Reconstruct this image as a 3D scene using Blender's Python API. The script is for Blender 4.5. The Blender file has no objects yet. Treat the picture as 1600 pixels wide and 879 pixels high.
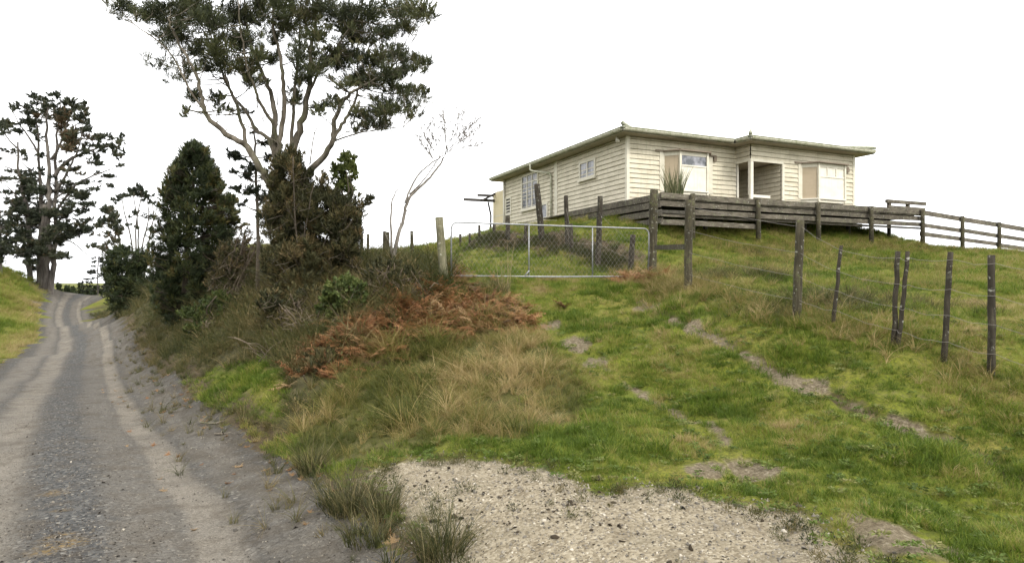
import bpy, math, random
import numpy as np
from mathutils import Vector, Matrix

SC = bpy.context.scene
COL = SC.collection
R = math.radians
rng = np.random.default_rng(7)
random.seed(7)
CAMZ, F = 1.6, 1000.0          # eye height (m), focal length in pixels of a 1600 px wide picture

def P(px, py, Y):
    """Point seen at pixel (px, py) that lies Y metres ahead."""
    return np.array([(px-800)/F*Y, Y, CAMZ+(440-py)/F*Y])

# ------------------------------------------------------------------ numpy noise
def _hash(ix, iy, seed):
    h = (ix.astype(np.int64)*374761393 + iy.astype(np.int64)*668265263 + seed*2147483) & 0xffffffff
    h = ((h ^ (h >> 13))*1274126177) & 0xffffffff
    return ((h ^ (h >> 16)) & 0xffff)/65535.0
def vnoise(x, y, seed=0):
    x = np.asarray(x, float); y = np.asarray(y, float)
    ix, iy = np.floor(x), np.floor(y)
    fx, fy = x-ix, y-iy
    fx = fx*fx*(3-2*fx); fy = fy*fy*(3-2*fy)
    a = _hash(ix, iy, seed); b = _hash(ix+1, iy, seed); c = _hash(ix, iy+1, seed); d = _hash(ix+1, iy+1, seed)
    return (a*(1-fx)+b*fx)*(1-fy)+(c*(1-fx)+d*fx)*fy
def fbm(x, y, seed=0, octs=4):
    s, a, t = 0, 0.5, 0
    for k in range(octs):
        s = s+a*vnoise(np.asarray(x)*2**k+17*k, np.asarray(y)*2**k-9*k, seed+k); t += a; a *= 0.5
    return s/t           # 0..1
def sstep(a, b, x):
    t = np.clip((x-a)/(b-a), 0, 1); return t*t*(3-2*t)

# ------------------------------------------------------------------ the road line (right edge pixel, depth, level)
ROAD = [  # y, z, x right edge
    (-8, -.15, 4.2), (-3, -.2, 2.6), (1.5, -.28, .9), (4.4, -.36, -.75), (6.3, -.46, -1.9), (8.5, -.55, -3.55), (11.3, -.68, -5.6),
    (15.5, -.9, -8.55), (22, -1.28, -12.8), (33, -1.87, -19.9), (48, -2.5, -30.3), (60, -2.62, -39.0), (70, -1.95, -46.2),
    (80, -1.05, -52.5), (90, -.32, -57.2), (100, -.3, -58.5), (115, -1.2, -56), (140, -3, -48)]
_ry = np.array([r[0] for r in ROAD], float); _rz = np.array([r[1] for r in ROAD]); _rx = np.array([r[2] for r in ROAD], float)
# smooth resample of the right edge
_t = np.linspace(0, len(ROAD)-1, 600)
def _cr(a, t):
    i = np.clip(t.astype(int), 0, len(a)-2); f = t-i
    p0 = a[np.clip(i-1, 0, None)]; p1 = a[i]; p2 = a[i+1]; p3 = a[np.clip(i+2, None, len(a)-1)]
    return .5*((2*p1)+(-p0+p2)*f+(2*p0-5*p1+4*p2-p3)*f*f+(-p0+3*p1-3*p2+p3)*f**3)
RX, RY, RZ = _cr(_rx, _t), _cr(_ry, _t), _cr(_rz, _t)
_dx, _dy = np.gradient(RX), np.gradient(RY); _l = np.hypot(_dx, _dy); _dx /= _l; _dy /= _l
RW = np.interp(RY, [0, 6, 15, 80, 90, 110], [4.7, 4.4, 4.0, 4.6, 7.0, 7.5])
RS = np.concatenate([[0], np.cumsum(np.hypot(np.diff(RX), np.diff(RY)))])
def road_coords(x, y):
    """signed distance to the left of the road's right edge, width there, distance along, level"""
    x = np.asarray(x, float).ravel(); y = np.asarray(y, float).ravel()
    d = np.full(x.shape, 1e3); w = np.full(x.shape, 4.); s = np.zeros(x.shape); z = np.zeros(x.shape)
    for c in range(0, len(x), 4000):
        xs, ys = x[c:c+4000, None], y[c:c+4000, None]
        q = (xs-RX)**2+(ys-RY)**2
        i = q.argmin(1)
        ddx, ddy = x[c:c+4000]-RX[i], y[c:c+4000]-RY[i]
        side = -ddx*_dy[i]+ddy*_dx[i]          # + = left of the travel direction
        d[c:c+4000] = np.where(np.abs(side) > 0, np.sign(side), 1)*np.sqrt(q.min(1))
        w[c:c+4000] = RW[i]; s[c:c+4000] = RS[i]; z[c:c+4000] = RZ[i]
    return d, w, s, z

# ------------------------------------------------------------------ terrain: thin plate through surveyed points
CP = []
def cp(*pts):
    for (px, py, Y) in pts: CP.append(P(px, py, Y))
def cw(*pts):
    for p in pts: CP.append(np.array(p, float))
for k in range(0, 600, 22):
    if RY[k] > 120: continue
    nx, ny = -_dy[k], _dx[k]
    for a in (0.1, .5, .92):
        CP.append(np.array([RX[k]+nx*RW[k]*a, RY[k]+ny*RW[k]*a, RZ[k]+.04*math.sin(a*math.pi)]))
# bank on the right of the road
cp((430, 690, 8.3), (360, 612, 10.8), (400, 565, 12), (330, 545, 15), (300, 560, 14.6), (250, 540, 20), (222, 512, 28), (202, 495, 38),
   (380, 490, 16), (290, 492, 22), (180, 490, 54), (455, 440, 15), (520, 560, 10), (540, 540, 10.2), (480, 610, 9.3), (500, 715, 7.3),
   (560, 640, 8.3), (600, 690, 6.9), (650, 640, 8.1), (640, 520, 11), (560, 480, 12), (700, 500, 11.6), (740, 600, 8.9), (760, 690, 6.6),
   (620, 432, 14), (680, 434, 13.4), (500, 430, 16.5), (420, 435, 18.5), (330, 448, 24), (240, 465, 36))
# hill behind
cp((600, 394, 26), (520, 398, 27), (400, 405, 29), (300, 420, 36), (230, 440, 48), (175, 462, 78), (680, 391, 25), (720, 391, 24.5))
cp((560, 420, 19), (500, 415, 20), (450, 425, 21), (400, 420, 23), (340, 432, 28), (300, 425, 42), (400, 410, 40), (520, 402, 36), (600, 398, 34), (680, 396, 32))
# driveway
cp((900, 879, 3.75), (1390, 879, 3.45), (640, 800, 4.9), (800, 720, 5.8), (1000, 760, 5.0), (1250, 800, 4.45), (1500, 820, 4.2),
   (850, 640, 7.8), (800, 560, 9.6), (850, 600, 8.5), (850, 500, 11.5), (850, 412, 18.5), (760, 405, 20), (960, 520, 10.6), (1050, 640, 7.3), (1000, 560, 9.2), (1100, 560, 8.7), (1010, 478, 12.4), (1300, 640, 6.6), (1400, 700, 5.7), (1560, 720, 5.4),
   (1560, 620, 6.5))
cp((705, 439, 13.4), (740, 440, 13.7), (760, 441, 13.8), (820, 441, 14.1), (900, 441, 14.6), (950, 441, 14.95), (720, 450, 12.9), (800, 452, 13.2))
# wire fence line and field
cp((1548, 580, 7.0), (1480, 560, 7.3), (1400, 548, 7.7), (1310, 515, 8.4), (1245, 500, 9.0), (1077, 455, 12), (1020, 431, 15),
   (1600, 500, 9.5), (1450, 470, 11), (1300, 440, 13), (1180, 420, 15), (1600, 440, 15), (1400, 420, 17), (1250, 398, 18.5),
   (1084, 384, 18.9), (1184, 379, 19.9), (1279, 379, 21), (1365, 382, 22), (1442, 388, 23.2), (1505, 393, 24), (1562, 396, 25), (1640, 402, 27))
# under the deck and the house pad
HC, HA = np.array([3.96, 22.0]), R(24.0)
U2, V2 = np.array([math.cos(HA), math.sin(HA)]), np.array([-math.sin(HA), math.cos(HA)])
def H2(u, v): return HC+U2*u+V2*v
for (u, v, z) in [(0, 0, 3.95), (3, -1, 3.75), (7, -1.2, 3.7), (10.5, -1, 3.6), (0, 4, 4.0), (0, 8, 4.15), (0, 11.5, 4.25), (5, 5, 4.05), (10, 5, 3.9), (10, 11, 4.1),
                  (5, 12, 4.1), (-1, -2.6, 3.2), (4, -2.6, 3.25), (9, -2.6, 3.2), (12, -1.5, 3.2), (14, 4, 3.0), (-1, 2, 3.85), (-1, 6, 3.95), (5, 20, 3), (12, 16, 2.8)]:
    q = H2(u, v); cw((q[0], q[1], z))
# dark cut bank beside the driveway: base and top
cp((740, 391, 23.6), (790, 390, 22), (860, 399, 20), (930, 416, 17.5), (972, 424, 16.4))
MOUND = [P(745, 374, 24.2), P(780, 367, 22.7), P(860, 371, 20.8), P(930, 389, 18.4), P(975, 408, 17.0)]
CP += MOUND
cp((890, 352, 23), (820, 358, 25.5))
# left of the road
cp((0, 562, 24), (0, 500, 50), (-100, 545, 30), (-300, 560, 26), (0, 433, 72), (30, 441, 78), (65, 447, 85), (-150, 430, 60), (-600, 560, 22), (20, 470, 66))
cw((-12, 6, -.6), (-10, 0, -.5), (-20, 10, -.8), (-14, -10, -.4))
cw((7, 0, .25), (12, 3, .5), (6, -8, .1), (20, 5, 1.0), (20, 15, 2.0), (30, 10, 1.8), (-2, -15, -.2))
# far
cw((25, 45, 1.6), (0, 60, 1.8), (45, 30, 1.5), (-25, 70, 1.0), (-30, 100, -2.0), (0, 110, -2), (60, 80, -2), (-110, 60, 3), (-130, 110, 1), (-90, 140, -3), (-60, 135, -3),
   (70, -20, 0), (0, -60, -1), (-70, -20, -1), (-60, 25, -1.0), (-75, 50, 1.0))
CPA = np.array(CP)
def _U(r2): return np.where(r2 > 1e-12, .5*r2*np.log(np.maximum(r2, 1e-12)), 0)
_S = 20.0
_X = CPA[:, :2]/_S
_n = len(_X)
_K = _U(((_X[:, None]-_X[None])**2).sum(-1))+np.eye(_n)*2e-4
_Pm = np.hstack([np.ones((_n, 1)), _X])
_A = np.block([[_K, _Pm], [_Pm.T, np.zeros((3, 3))]])
_W = np.linalg.solve(_A, np.concatenate([CPA[:, 2], np.zeros(3)]))
def base_z(x, y):
    x = np.asarray(x, float).ravel(); y = np.asarray(y, float).ravel()
    out = np.empty(len(x))
    for c in range(0, len(x), 8000):
        q = np.stack([x[c:c+8000], y[c:c+8000]], 1)/_S
        out[c:c+8000] = _U(((q[:, None]-_X[None])**2).sum(-1))@_W[:_n]+_W[_n]+q@_W[_n+1:]
    r = np.hypot(x, y-30)
    f = sstep(75, 170, r)
    return out*(1-f)+(-5.0)*f
# ------------------------------------------------------------------ ground zones (world polygons)
def ray_ground(px, py, fn=None):
    """where the sight line through a pixel first meets the ground"""
    Y = np.concatenate([np.arange(1.2, 12, .04), np.arange(12, 110, .15)])
    p = np.stack([(px-800)/F*Y, Y, CAMZ+(440-py)/F*Y], 1)
    g = base_z(p[:, 0], p[:, 1])
    k = np.nonzero(p[:, 2] <= g)[0]
    k = k[0] if len(k) else len(Y)-1
    return p[k, 0], p[k, 1]
def poly(*pp): return np.array([ray_ground(*q) for q in pp])
def inside(pl, x, y):
    x = np.asarray(x); y = np.asarray(y)
    r = np.zeros(x.shape, bool); n = len(pl)
    for i in range(n):
        x0, y0 = pl[i]; x1, y1 = pl[(i+1) % n]
        if y0 == y1: continue
        c = ((y0 > y) != (y1 > y)) & (x < (x1-x0)*(y-y0)/(y1-y0)+x0)
        r ^= c
    return r
def dist_line(pl, x, y):
    d = np.full(np.shape(x), 1e9)
    for (a, b) in zip(pl[:-1], pl[1:]):
        ab = b-a; t = np.clip(((x-a[0])*ab[0]+(y-a[1])*ab[1])/max(ab@ab, 1e-9), 0, 1)
        d = np.minimum(d, np.hypot(x-a[0]-t*ab[0], y-a[1]-t*ab[1]))
    return d
def sdf(pl, x, y):
    d = dist_line(np.vstack([pl, pl[:1]]), x, y)
    return np.where(inside(pl, x, y), -d, d)
Z_APRON = poly((560, 745), (640, 718), (720, 712), (800, 722), (880, 745), (940, 775), (990, 762), (1060, 760), (1120, 782), (1200, 795), (1250, 806), (1290, 836), (1350, 862), (1420, 960), (1440, 1250), (560, 1250), (640, 950), (680, 870), (640, 815), (600, 775))
Z_LONG = poly((440, 690), (470, 620), (520, 560), (600, 530), (690, 445), (790, 440), (815, 500), (880, 560), (925, 610), (900, 665), (800, 690), (640, 702), (500, 735))
Z_UNDER = poly((140, 482), (165, 470), (240, 455), (400, 402), (560, 402), (700, 425), (690, 460), (600, 530), (500, 580), (450, 680), (400, 660), (330, 625), (240, 572), (195, 538), (160, 512))
Z_GREEN = poly((285, 600), (340, 585), (400, 575), (440, 600), (430, 655), (370, 632))
T_RIGHT = poly((1000, 470), (1030, 490), (1060, 502), (1130, 535), (1200, 572), (1240, 592), (1300, 612), (1380, 650), (1440, 672), (1560, 722), (1700, 800))
T_LEFT = poly((840, 480), (860, 505), (890, 530), (930, 558), (1000, 605), (1060, 640), (1110, 660), (1180, 735))
BARE = [(poly(*[q])[0], r) for q, r in [((1085, 655), .18), ((1000, 605), .14), ((1010, 480), .3), ((1240, 592), .22), ((1420, 665), .22), ((1180, 732), .22), ((900, 535), .25),
        ((930, 560), .2), ((1080, 510), .22), ((1100, 735), .2), ((1270, 600), .2), ((860, 505), .22), ((1410, 850), .3)]]
MOUNDL = np.array([m[:2] for m in MOUND])

def detail(x, y):
    d, w, s, rz = road_coords(x, y)
    on = sstep(.5, -.2, -d)*sstep(w+.5, w-.2, d)            # 1 on the road
    on = np.where((d > -.5) & (d < w+.5), on, 0)
    ap = sstep(.25, -.25, sdf(Z_APRON, x, y))
    rough = (1-on)*(1-.8*ap)
    near = sstep(120, 40, np.hypot(x, y))
    z = rough*near*(.20*(fbm(x*.9, y*.9, 3)-.5)+.17*(fbm(x*3.1, y*3.1, 5, 3)-.5))
    z += ap*.03*(fbm(x*2, y*2, 11)-.5)
    z += on*(.02*(fbm(x*2.2, y*2.2, 21)-.5))
    a = d/np.maximum(w, .1)
    z -= on*.035*(np.exp(-((a-.225)/.07)**2)+np.exp(-((a-.62)/.09)**2))
    # wheel hollows up the driveway
    z -= .06*np.exp(-(dist_line(T_RIGHT, x, y)/.25)**2)+.05*np.exp(-(dist_line(T_LEFT, x, y)/.25)**2)
    und = sstep(.3, -.3, sdf(Z_UNDER, x, y))+sstep(.3, -.3, sdf(Z_LONG, x, y))
    z += np.clip(und, 0, 1)*(1-on)*.28*(fbm(x*1.3, y*1.3, 31)-.5)
    return z
def ground_z(x, y):
    x = np.atleast_1d(np.asarray(x, float)); y = np.atleast_1d(np.asarray(y, float))
    return base_z(x, y)+detail(x, y)
def gz(x, y): return float(ground_z([x], [y])[0])

# ------------------------------------------------------------------ object helpers
def tag(o, label=None, cat=None, group=None, kind=None):
    if label: o["label"] = label
    if cat: o["category"] = cat
    if group: o["group"] = group
    if kind: o["kind"] = kind
    return o
def empty(name, loc=(0, 0, 0), rz=0, label=None, cat=None, group=None):
    o = bpy.data.objects.new(name, None); COL.objects.link(o)
    o.location = loc; o.rotation_euler = (0, 0, rz); o.empty_display_size = .2
    return tag(o, label, cat, group)
def link(name, me, mat=None, parent=None):
    o = bpy.data.objects.new(name, me); COL.objects.link(o)
    if mat: me.materials.append(mat)
    if parent: o.parent = parent
    return o
def np_mesh(name, V, Fc, k, attrs=None, smooth=False):
    """mesh of k-sided faces from arrays; attrs: {name: per vertex float}"""
    me = bpy.data.meshes.new(name)
    V = np.asarray(V, np.float32); Fc = np.asarray(Fc, np.int32)
    me.vertices.add(len(V)); me.vertices.foreach_set("co", V.ravel())
    nf = len(Fc)
    me.loops.add(nf*k); me.polygons.add(nf)
    me.polygons.foreach_set("loop_start", np.arange(0, nf*k, k, dtype=np.int32))
    me.polygons.foreach_set("loop_total", np.full(nf, k, np.int32))
    me.loops.foreach_set("vertex_index", Fc.ravel())
    if smooth: me.polygons.foreach_set("use_smooth", np.ones(nf, bool))
    for an, av in (attrs or {}).items():
        a = me.attributes.new(an, 'FLOAT', 'POINT'); a.data.foreach_set("value", np.asarray(av, np.float32))
    me.update(); me.validate()
    return me
class MB:
    def __init__(s): s.v = []; s.f = []; s.sm = []
    def add(s, V, Fs, smooth=False):
        b = len(s.v); s.v += [tuple(map(float, p)) for p in V]
        s.f += [[b+i for i in f] for f in Fs]; s.sm += [smooth]*len(Fs); return s
    def box(s, lo, hi):
        (a, b, c), (d, e, f) = lo, hi
        return s.add([(a, b, c), (d, b, c), (d, e, c), (a, e, c), (a, b, f), (d, b, f), (d, e, f), (a, e, f)],
                     [(3, 2, 1, 0), (4, 5, 6, 7), (0, 1, 5, 4), (1, 2, 6, 5), (2, 3, 7, 6), (3, 0, 4, 7)])
    def bar(s, p, q, w, h, up=(0, 0, 1), jit=0):
        """board from p to q, w across (sideways), h along up"""
        p, q, up = Vector(p), Vector(q), Vector(up)
        d = (q-p).normalized(); sd = d.cross(up).normalized(); u = sd.cross(d).normalized()
        V = []
        for e in (p, q):
            for (a, b) in ((-1, -1), (1, -1), (1, 1), (-1, 1)):
                V.append(e+sd*(a*w/2+random.uniform(-jit, jit))+u*(b*h/2+random.uniform(-jit, jit)))
        return s.add(V, [(0, 1, 2, 3), (7, 6, 5, 4), (0, 4, 5, 1), (1, 5, 6, 2), (2, 6, 7, 3), (3, 7, 4, 0)])
    def tube(s, pts, rad, n=8, cap=True, rough=0):
        pts = [Vector(p) for p in pts]
        if not hasattr(rad, '__len__'): rad = [rad]*len(pts)
        V, Fs = [], []
        ref = None
        for i, p in enumerate(pts):
            d = (pts[min(i+1, len(pts)-1)]-pts[max(i-1, 0)]).normalized()
            if ref is None: ref = Vector((1, 0, 0)) if abs(d.x) < .8 else Vector((0, 1, 0))
            a = (ref-d*ref.dot(d)).normalized(); ref = a; b = d.cross(a)
            for k in range(n):
                t = 2*math.pi*k/n; r = rad[i]*(1+random.uniform(-rough, rough))
                V.append(p+a*(math.cos(t)*r)+b*(math.sin(t)*r))
        for i in range(len(pts)-1):
            for k in range(n):
                k2 = (k+1) % n
                Fs.append((i*n+k, i*n+k2, (i+1)*n+k2, (i+1)*n+k))
        if cap: Fs.append(tuple(range(n))[::-1]); Fs.append(tuple((len(pts)-1)*n+k for k in range(n)))
        return s.add(V, Fs, True)
    def build(s, name, mat, parent=None, bevel=0):
        me = bpy.data.meshes.new(name); me.from_pydata(s.v, [], s.f); me.update()
        me.polygons.foreach_set("use_smooth", np.array(s.sm, bool))
        o = link(name, me, mat, parent)
        if bevel:
            m = o.modifiers.new("Bevel", 'BEVEL'); m.width = bevel; m.segments = 2; m.limit_method = 'ANGLE'
        return o

# ------------------------------------------------------------------ materials
def newmat(name):
    m = bpy.data.materials.new(name); m.use_nodes = True
    nt = m.node_tree; b = nt.nodes["Principled BSDF"]; b.inputs["Specular IOR Level"].default_value = .25
    return m, nt, b
class N:
    """tiny node helper"""
    def __init__(s, nt): s.nt = nt
    def n(s, t, **kw):
        x = s.nt.nodes.new(t)
        for k, v in kw.items(): setattr(x, k, v)
        return x
    def l(s, a, b): s.nt.links.new(a, b)
    def coord(s, kind='Object'): return s.n('ShaderNodeTexCoord').outputs[kind]
    def noise(s, vec, scale, detail=4, rough=.6, dist=0):
        x = s.n('ShaderNodeTexNoise'); x.inputs['Scale'].default_value = scale; x.inputs['Detail'].default_value = detail
        x.inputs['Roughness'].default_value = rough; x.inputs['Distortion'].default_value = dist
        s.l(vec, x.inputs['Vector']); return x.outputs['Fac']
    def scalev(s, vec, sc):
        x = s.n('ShaderNodeMapping'); x.inputs['Scale'].default_value = sc; s.l(vec, x.inputs['Vector']); return x.outputs[0]
    def vor(s, vec, scale, out='Distance', feature='F1'):
        x = s.n('ShaderNodeTexVoronoi'); x.feature = feature; x.inputs['Scale'].default_value = scale; s.l(vec, x.inputs['Vector']); return x.outputs[out]
    def ramp(s, fac, stops, interp='LINEAR'):
        x = s.n('ShaderNodeValToRGB'); x.color_ramp.interpolation = interp
        e = x.color_ramp.elements
        while len(e) < len(stops): e.new(.5)
        for el, (p, c) in zip(e, stops):
            el.position = p; el.color = (*(c if hasattr(c, '__len__') else (c, c, c)), 1)
        s.l(fac, x.inputs['Fac']); return x.outputs['Color']
    def mix(s, fac, a, b, mode='MIX'):
        x = s.n('ShaderNodeMix'); x.data_type = 'RGBA'; x.blend_type = mode; x.clamp_factor = True
        for (v, i) in ((fac, 0), (a, 6), (b, 7)):
            if hasattr(v, 'links') or hasattr(v, 'is_linked'): s.l(v, x.inputs[i])
            elif i == 0: x.inputs[0].default_value = v
            else: x.inputs[i].default_value = (*v, 1)
        return x.outputs[2]
    def math(s, op, a, b=0, clamp=False):
        x = s.n('ShaderNodeMath'); x.operation = op; x.use_clamp = clamp
        for i, v in enumerate((a, b)):
            if hasattr(v, 'is_linked'): s.l(v, x.inputs[i])
            else: x.inputs[i].default_value = v
        return x.outputs[0]
    def attr(s, name, inst=False):
        x = s.n('ShaderNodeAttribute'); x.attribute_name = name
        if inst: x.attribute_type = 'INSTANCER'
        return x.outputs['Fac']
    def bump(s, h, strength, dist, b, prev=None):
        x = s.n('ShaderNodeBump'); x.inputs['Strength'].default_value = strength; x.inputs['Distance'].default_value = dist
        s.l(h, x.inputs['Height'])
        if prev: s.l(prev, x.inputs['Normal'])
        s.l(x.outputs[0], b.inputs['Normal']); return x.outputs[0]
def leafmat(name, stops, inst=False, rough=.6, trans=.25, spec=.2):
    m, nt, b = newmat(name); g = N(nt)
    t = g.attr('tint', inst)
    if inst: t = g.math('ADD', t, g.math('MULTIPLY_ADD', g.attr('bt'), .5), True); t.node.inputs[1].links[0].from_node.inputs[2].default_value = -.25
    c = g.ramp(t, stops)
    if inst:
        v = g.noise(g.coord('Object'), 40, 2)
        c = g.mix(g.math('MULTIPLY', v, .3), c, (.05, .045, .02))
    g.l(c, b.inputs['Base Color']); b.inputs['Roughness'].default_value = rough; b.inputs['Specular IOR Level'].default_value = spec
    tr = g.n('ShaderNodeBsdfTranslucent'); g.l(c, tr.inputs['Color'])
    mx = g.n('ShaderNodeMixShader'); mx.inputs[0].default_value = trans
    g.l(b.outputs[0], mx.inputs[1]); g.l(tr.outputs[0], mx.inputs[2])
    g.l(mx.outputs[0], nt.nodes['Material Output'].inputs['Surface'])
    return m
def barkmat(name, a, b_, c, scale=6, lichen=None):
    m, nt, b = newmat(name); g = N(nt)
    v = g.scalev(g.coord('Object'), (1, 1, .25))
    n1 = g.noise(v, scale, 6, .7); n2 = g.noise(g.coord('Object'), 2.2, 3)
    col = g.ramp(n1, [(.3, a), (.5, b_), (.72, c)])
    if lichen: col = g.mix(g.ramp(n2, [(.52, 0), (.66, .8)]), col, lichen)
    g.l(col, b.inputs['Base Color']); b.inputs['Roughness'].default_value = .9
    g.bump(n1, .6, .02, b)
    return m
def woodmat(name, a, b_, c, moss=(.12, .13, .07), mossamt=.5, axis=(1, 1, .12)):
    """weathered timber: grain, stains, lichen"""
    m, nt, b = newmat(name); g = N(nt)
    o = g.coord('Object')
    gr = g.noise(g.scalev(o, axis), 28, 6, .7, .4)
    st = g.noise(o, 2.3, 5, .65); li = g.noise(o, 9, 4, .7)
    col = g.ramp(gr, [(.3, a), (.52, b_), (.75, c)])
    col = g.mix(g.ramp(st, [(.42, 0), (.62, .75)]), col, tuple(x*.45 for x in b_))
    col = g.mix(g.ramp(li, [(.55, 0), (.66, mossamt)]), col, moss)
    col = g.mix(g.ramp(g.noise(o, 17, 3, .6), [(.62, 0), (.7, .5)]), col, (.42, .42, .36))
    g.l(col, b.inputs['Base Color']); b.inputs['Roughness'].default_value = .92
    g.bump(gr, .5, .006, b)
    return m
def paintmat(name, col, dirt=(.16, .14, .09), amt=.5, moss=None, rough=.7):
    m, nt, b = newmat(name); g = N(nt)
    o = g.coord('Object')
    n1 = g.noise(g.scalev(o, (1, 1, 2.5)), 1.6, 6, .7); n2 = g.noise(g.scalev(o, (5, 5, .5)), 3, 5, .65); n3 = g.noise(o, 22, 4, .7)
    c = g.mix(g.ramp(n1, [(.45, 0), (.75, amt)]), col, dirt)
    c = g.mix(g.ramp(n2, [(.5, 0), (.8, amt*.9)]), c, dirt)
    c = g.mix(g.ramp(n3, [(.6, 0), (.75, amt*.7)]), c, tuple(x*.6 for x in dirt))
    if moss: c = g.mix(g.ramp(g.noise(o, 6, 5, .7), [(.5, 0), (.62, .8)]), c, moss)
    g.l(c, b.inputs['Base Color']); b.inputs['Roughness'].default_value = rough
    return m
M = {}
M['wall'] = paintmat('weatherboard paint', (.50, .458, .355), (.19, .165, .10), .55)
M['trim'] = paintmat('cream trim paint', (.53, .50, .41), (.22, .2, .13), .35)
M['white'] = paintmat('white board', (.56, .535, .46), (.36, .31, .21), .4)
M['tan'] = paintmat('tan sheet', (.33, .27, .19), (.2, .17, .1), .4)
M['sheet'] = paintmat('cream sheet', (.52, .45, .29), (.33, .27, .16), .3)
M['lip'] = paintmat('dark flashing', (.17, .135, .10), (.08, .07, .05), .4)
M['roof'] = paintmat('roof iron', (.33, .335, .27), (.12, .13, .07), .7, moss=(.17, .19, .10))
M['gutter'] = paintmat('gutter', (.40, .39, .31), (.15, .15, .08), .6, moss=(.18, .2, .11))
M['soffit'] = paintmat('soffit', (.34, .30, .23), (.12, .10, .07), .5)
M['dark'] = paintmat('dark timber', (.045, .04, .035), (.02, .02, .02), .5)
M['post'] = woodmat('fence post timber', (.018, .015, .009), (.048, .041, .024), (.10, .088, .052), (.085, .09, .038), .75)
M['batten'] = woodmat('split batten timber', (.013, .010, .007), (.034, .028, .019), (.075, .064, .045), (.11, .11, .075), .35)
M['newpost'] = woodmat('pale gate post timber', (.08, .075, .045), (.14, .13, .08), (.21, .195, .135), (.08, .085, .04), .6)
M['rail'] = woodmat('grey rail timber', (.03, .025, .018), (.10, .086, .065), (.22, .20, .16), (.13, .135, .08), .7, (.12, 1, 1))
M['kbark'] = barkmat('grey bark', (.035, .029, .021), (.10, .085, .064), (.21, .185, .15), 7, (.085, .085, .045))
M['pbark'] = barkmat('pine bark', (.035, .03, .027), (.085, .074, .064), (.16, .145, .125), 3)
M['dbark'] = barkmat('dark bark', (.03, .025, .018), (.065, .052, .038), (.12, .10, .075), 9)
M['dead'] = barkmat('dead grey wood', (.08, .07, .058), (.16, .142, .12), (.27, .245, .21), 12)
M['brush'] = barkmat('brown brush twigs', (.05, .037, .026), (.12, .092, .066), (.21, .17, .13), 12)
M['kleaf'] = leafmat('fine olive foliage', [(0, (.018, .022, .012)), (.45, (.044, .052, .023)), (.8, (.078, .085, .034)), (1, (.105, .09, .042))], trans=.3)
M['pleaf'] = leafmat('pine needles', [(0, (.016, .021, .013)), (.5, (.036, .043, .024)), (.75, (.06, .062, .034)), (1, (.115, .075, .042))], trans=.15)
M['tleaf'] = leafmat('dark totara foliage', [(0, (.012, .018, .007)), (.5, (.03, .041, .015)), (.8, (.06, .066, .02)), (1, (.10, .078, .025))], trans=.15)
M['sleaf'] = leafmat('brown green scrub', [(0, (.018, .02, .008)), (.45, (.046, .046, .018)), (.75, (.088, .073, .030)), (1, (.15, .105, .05))], trans=.2)
M['gleaf'] = leafmat('green shrub leaves', [(0, (.022, .032, .01)), (.5, (.055, .075, .018)), (1, (.11, .125, .035))], trans=.25)
M['fleaf'] = leafmat('flax leaves', [(0, (.04, .05, .02)), (.5, (.10, .11, .05)), (1, (.2, .19, .1))], trans=.2)
M['rleaf'] = leafmat('rush stems', [(0, (.018, .022, .006)), (.5, (.05, .052, .016)), (.8, (.10, .085, .035)), (1, (.22, .18, .09))], trans=.15)
M['bareleaf'] = leafmat('grey twig tips', [(0, (.05, .042, .035)), (.5, (.11, .09, .075)), (1, (.2, .165, .14))], trans=.1)
GREEN = [(0, (.05, .088, .006)), (.25, (.115, .172, .017)), (.48, (.19, .222, .032)), (.66, (.25, .228, .06)), (.84, (.32, .245, .10)), (1, (.36, .28, .14))]
M['grass'] = leafmat('pasture grass', GREEN, True, trans=.4)
M['herb'] = leafmat('pasture herbs', [(0, (.045, .075, .014)), (.5, (.10, .15, .025)), (1, (.2, .19, .07))], True, trans=.3)
M['longgrass'] = leafmat('rank dry grass', [(0, (.045, .058, .010)), (.3, (.105, .12, .022)), (.55, (.21, .175, .05)), (.8, (.34, .25, .105)), (1, (.44, .34, .17))], True, trans=.4)
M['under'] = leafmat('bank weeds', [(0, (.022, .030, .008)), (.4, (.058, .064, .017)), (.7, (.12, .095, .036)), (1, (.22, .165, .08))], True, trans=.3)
M['bracken'] = leafmat('dead bracken fronds', [(0, (.06, .032, .016)), (.35, (.19, .08, .033)), (.7, (.28, .135, .055)), (1, (.33, .22, .11))], True, trans=.35)
m, nt, b = newmat('galvanised steel'); g = N(nt)
n_ = g.noise(g.coord('Object'), 30, 4)
g.l(g.ramp(n_, [(.35, (.16, .165, .165)), (.65, (.28, .285, .285))]), b.inputs['Base Color']); b.inputs['Metallic'].default_value = .35; b.inputs['Roughness'].default_value = .5
M['steel'] = m
m, nt, b = newmat('rusty wire'); b.inputs['Base Color'].default_value = (.22, .20, .18, 1); b.inputs['Metallic'].default_value = .4; b.inputs['Roughness'].default_value = .6
M['wire'] = m
m, nt, b = newmat('window glass'); g = N(nt)
n_ = g.noise(g.coord('Object'), 3.0, 3)
g.l(g.ramp(n_, [(.4, (.05, .055, .06)), (.6, (.22, .22, .24))]), b.inputs['Base Color']); b.inputs['Roughness'].default_value = .12; b.inputs['Specular IOR Level'].default_value = .6
M['glass'] = m
m, nt, b = newmat('loose stones'); g = N(nt)
t = g.attr('tint', True)
g.l(g.ramp(t, [(0, (.034, .030, .025)), (.5, (.10, .089, .073)), (.85, (.20, .178, .14)), (1, (.36, .325, .265))]), b.inputs['Base Color']); b.inputs['Roughness'].default_value = .9
M['stone'] = m

m, nt, b = newmat('dark earth clods'); b.inputs['Base Color'].default_value = (.03, .023, .014, 1); b.inputs['Roughness'].default_value = 1
M['clod'] = m
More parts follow.
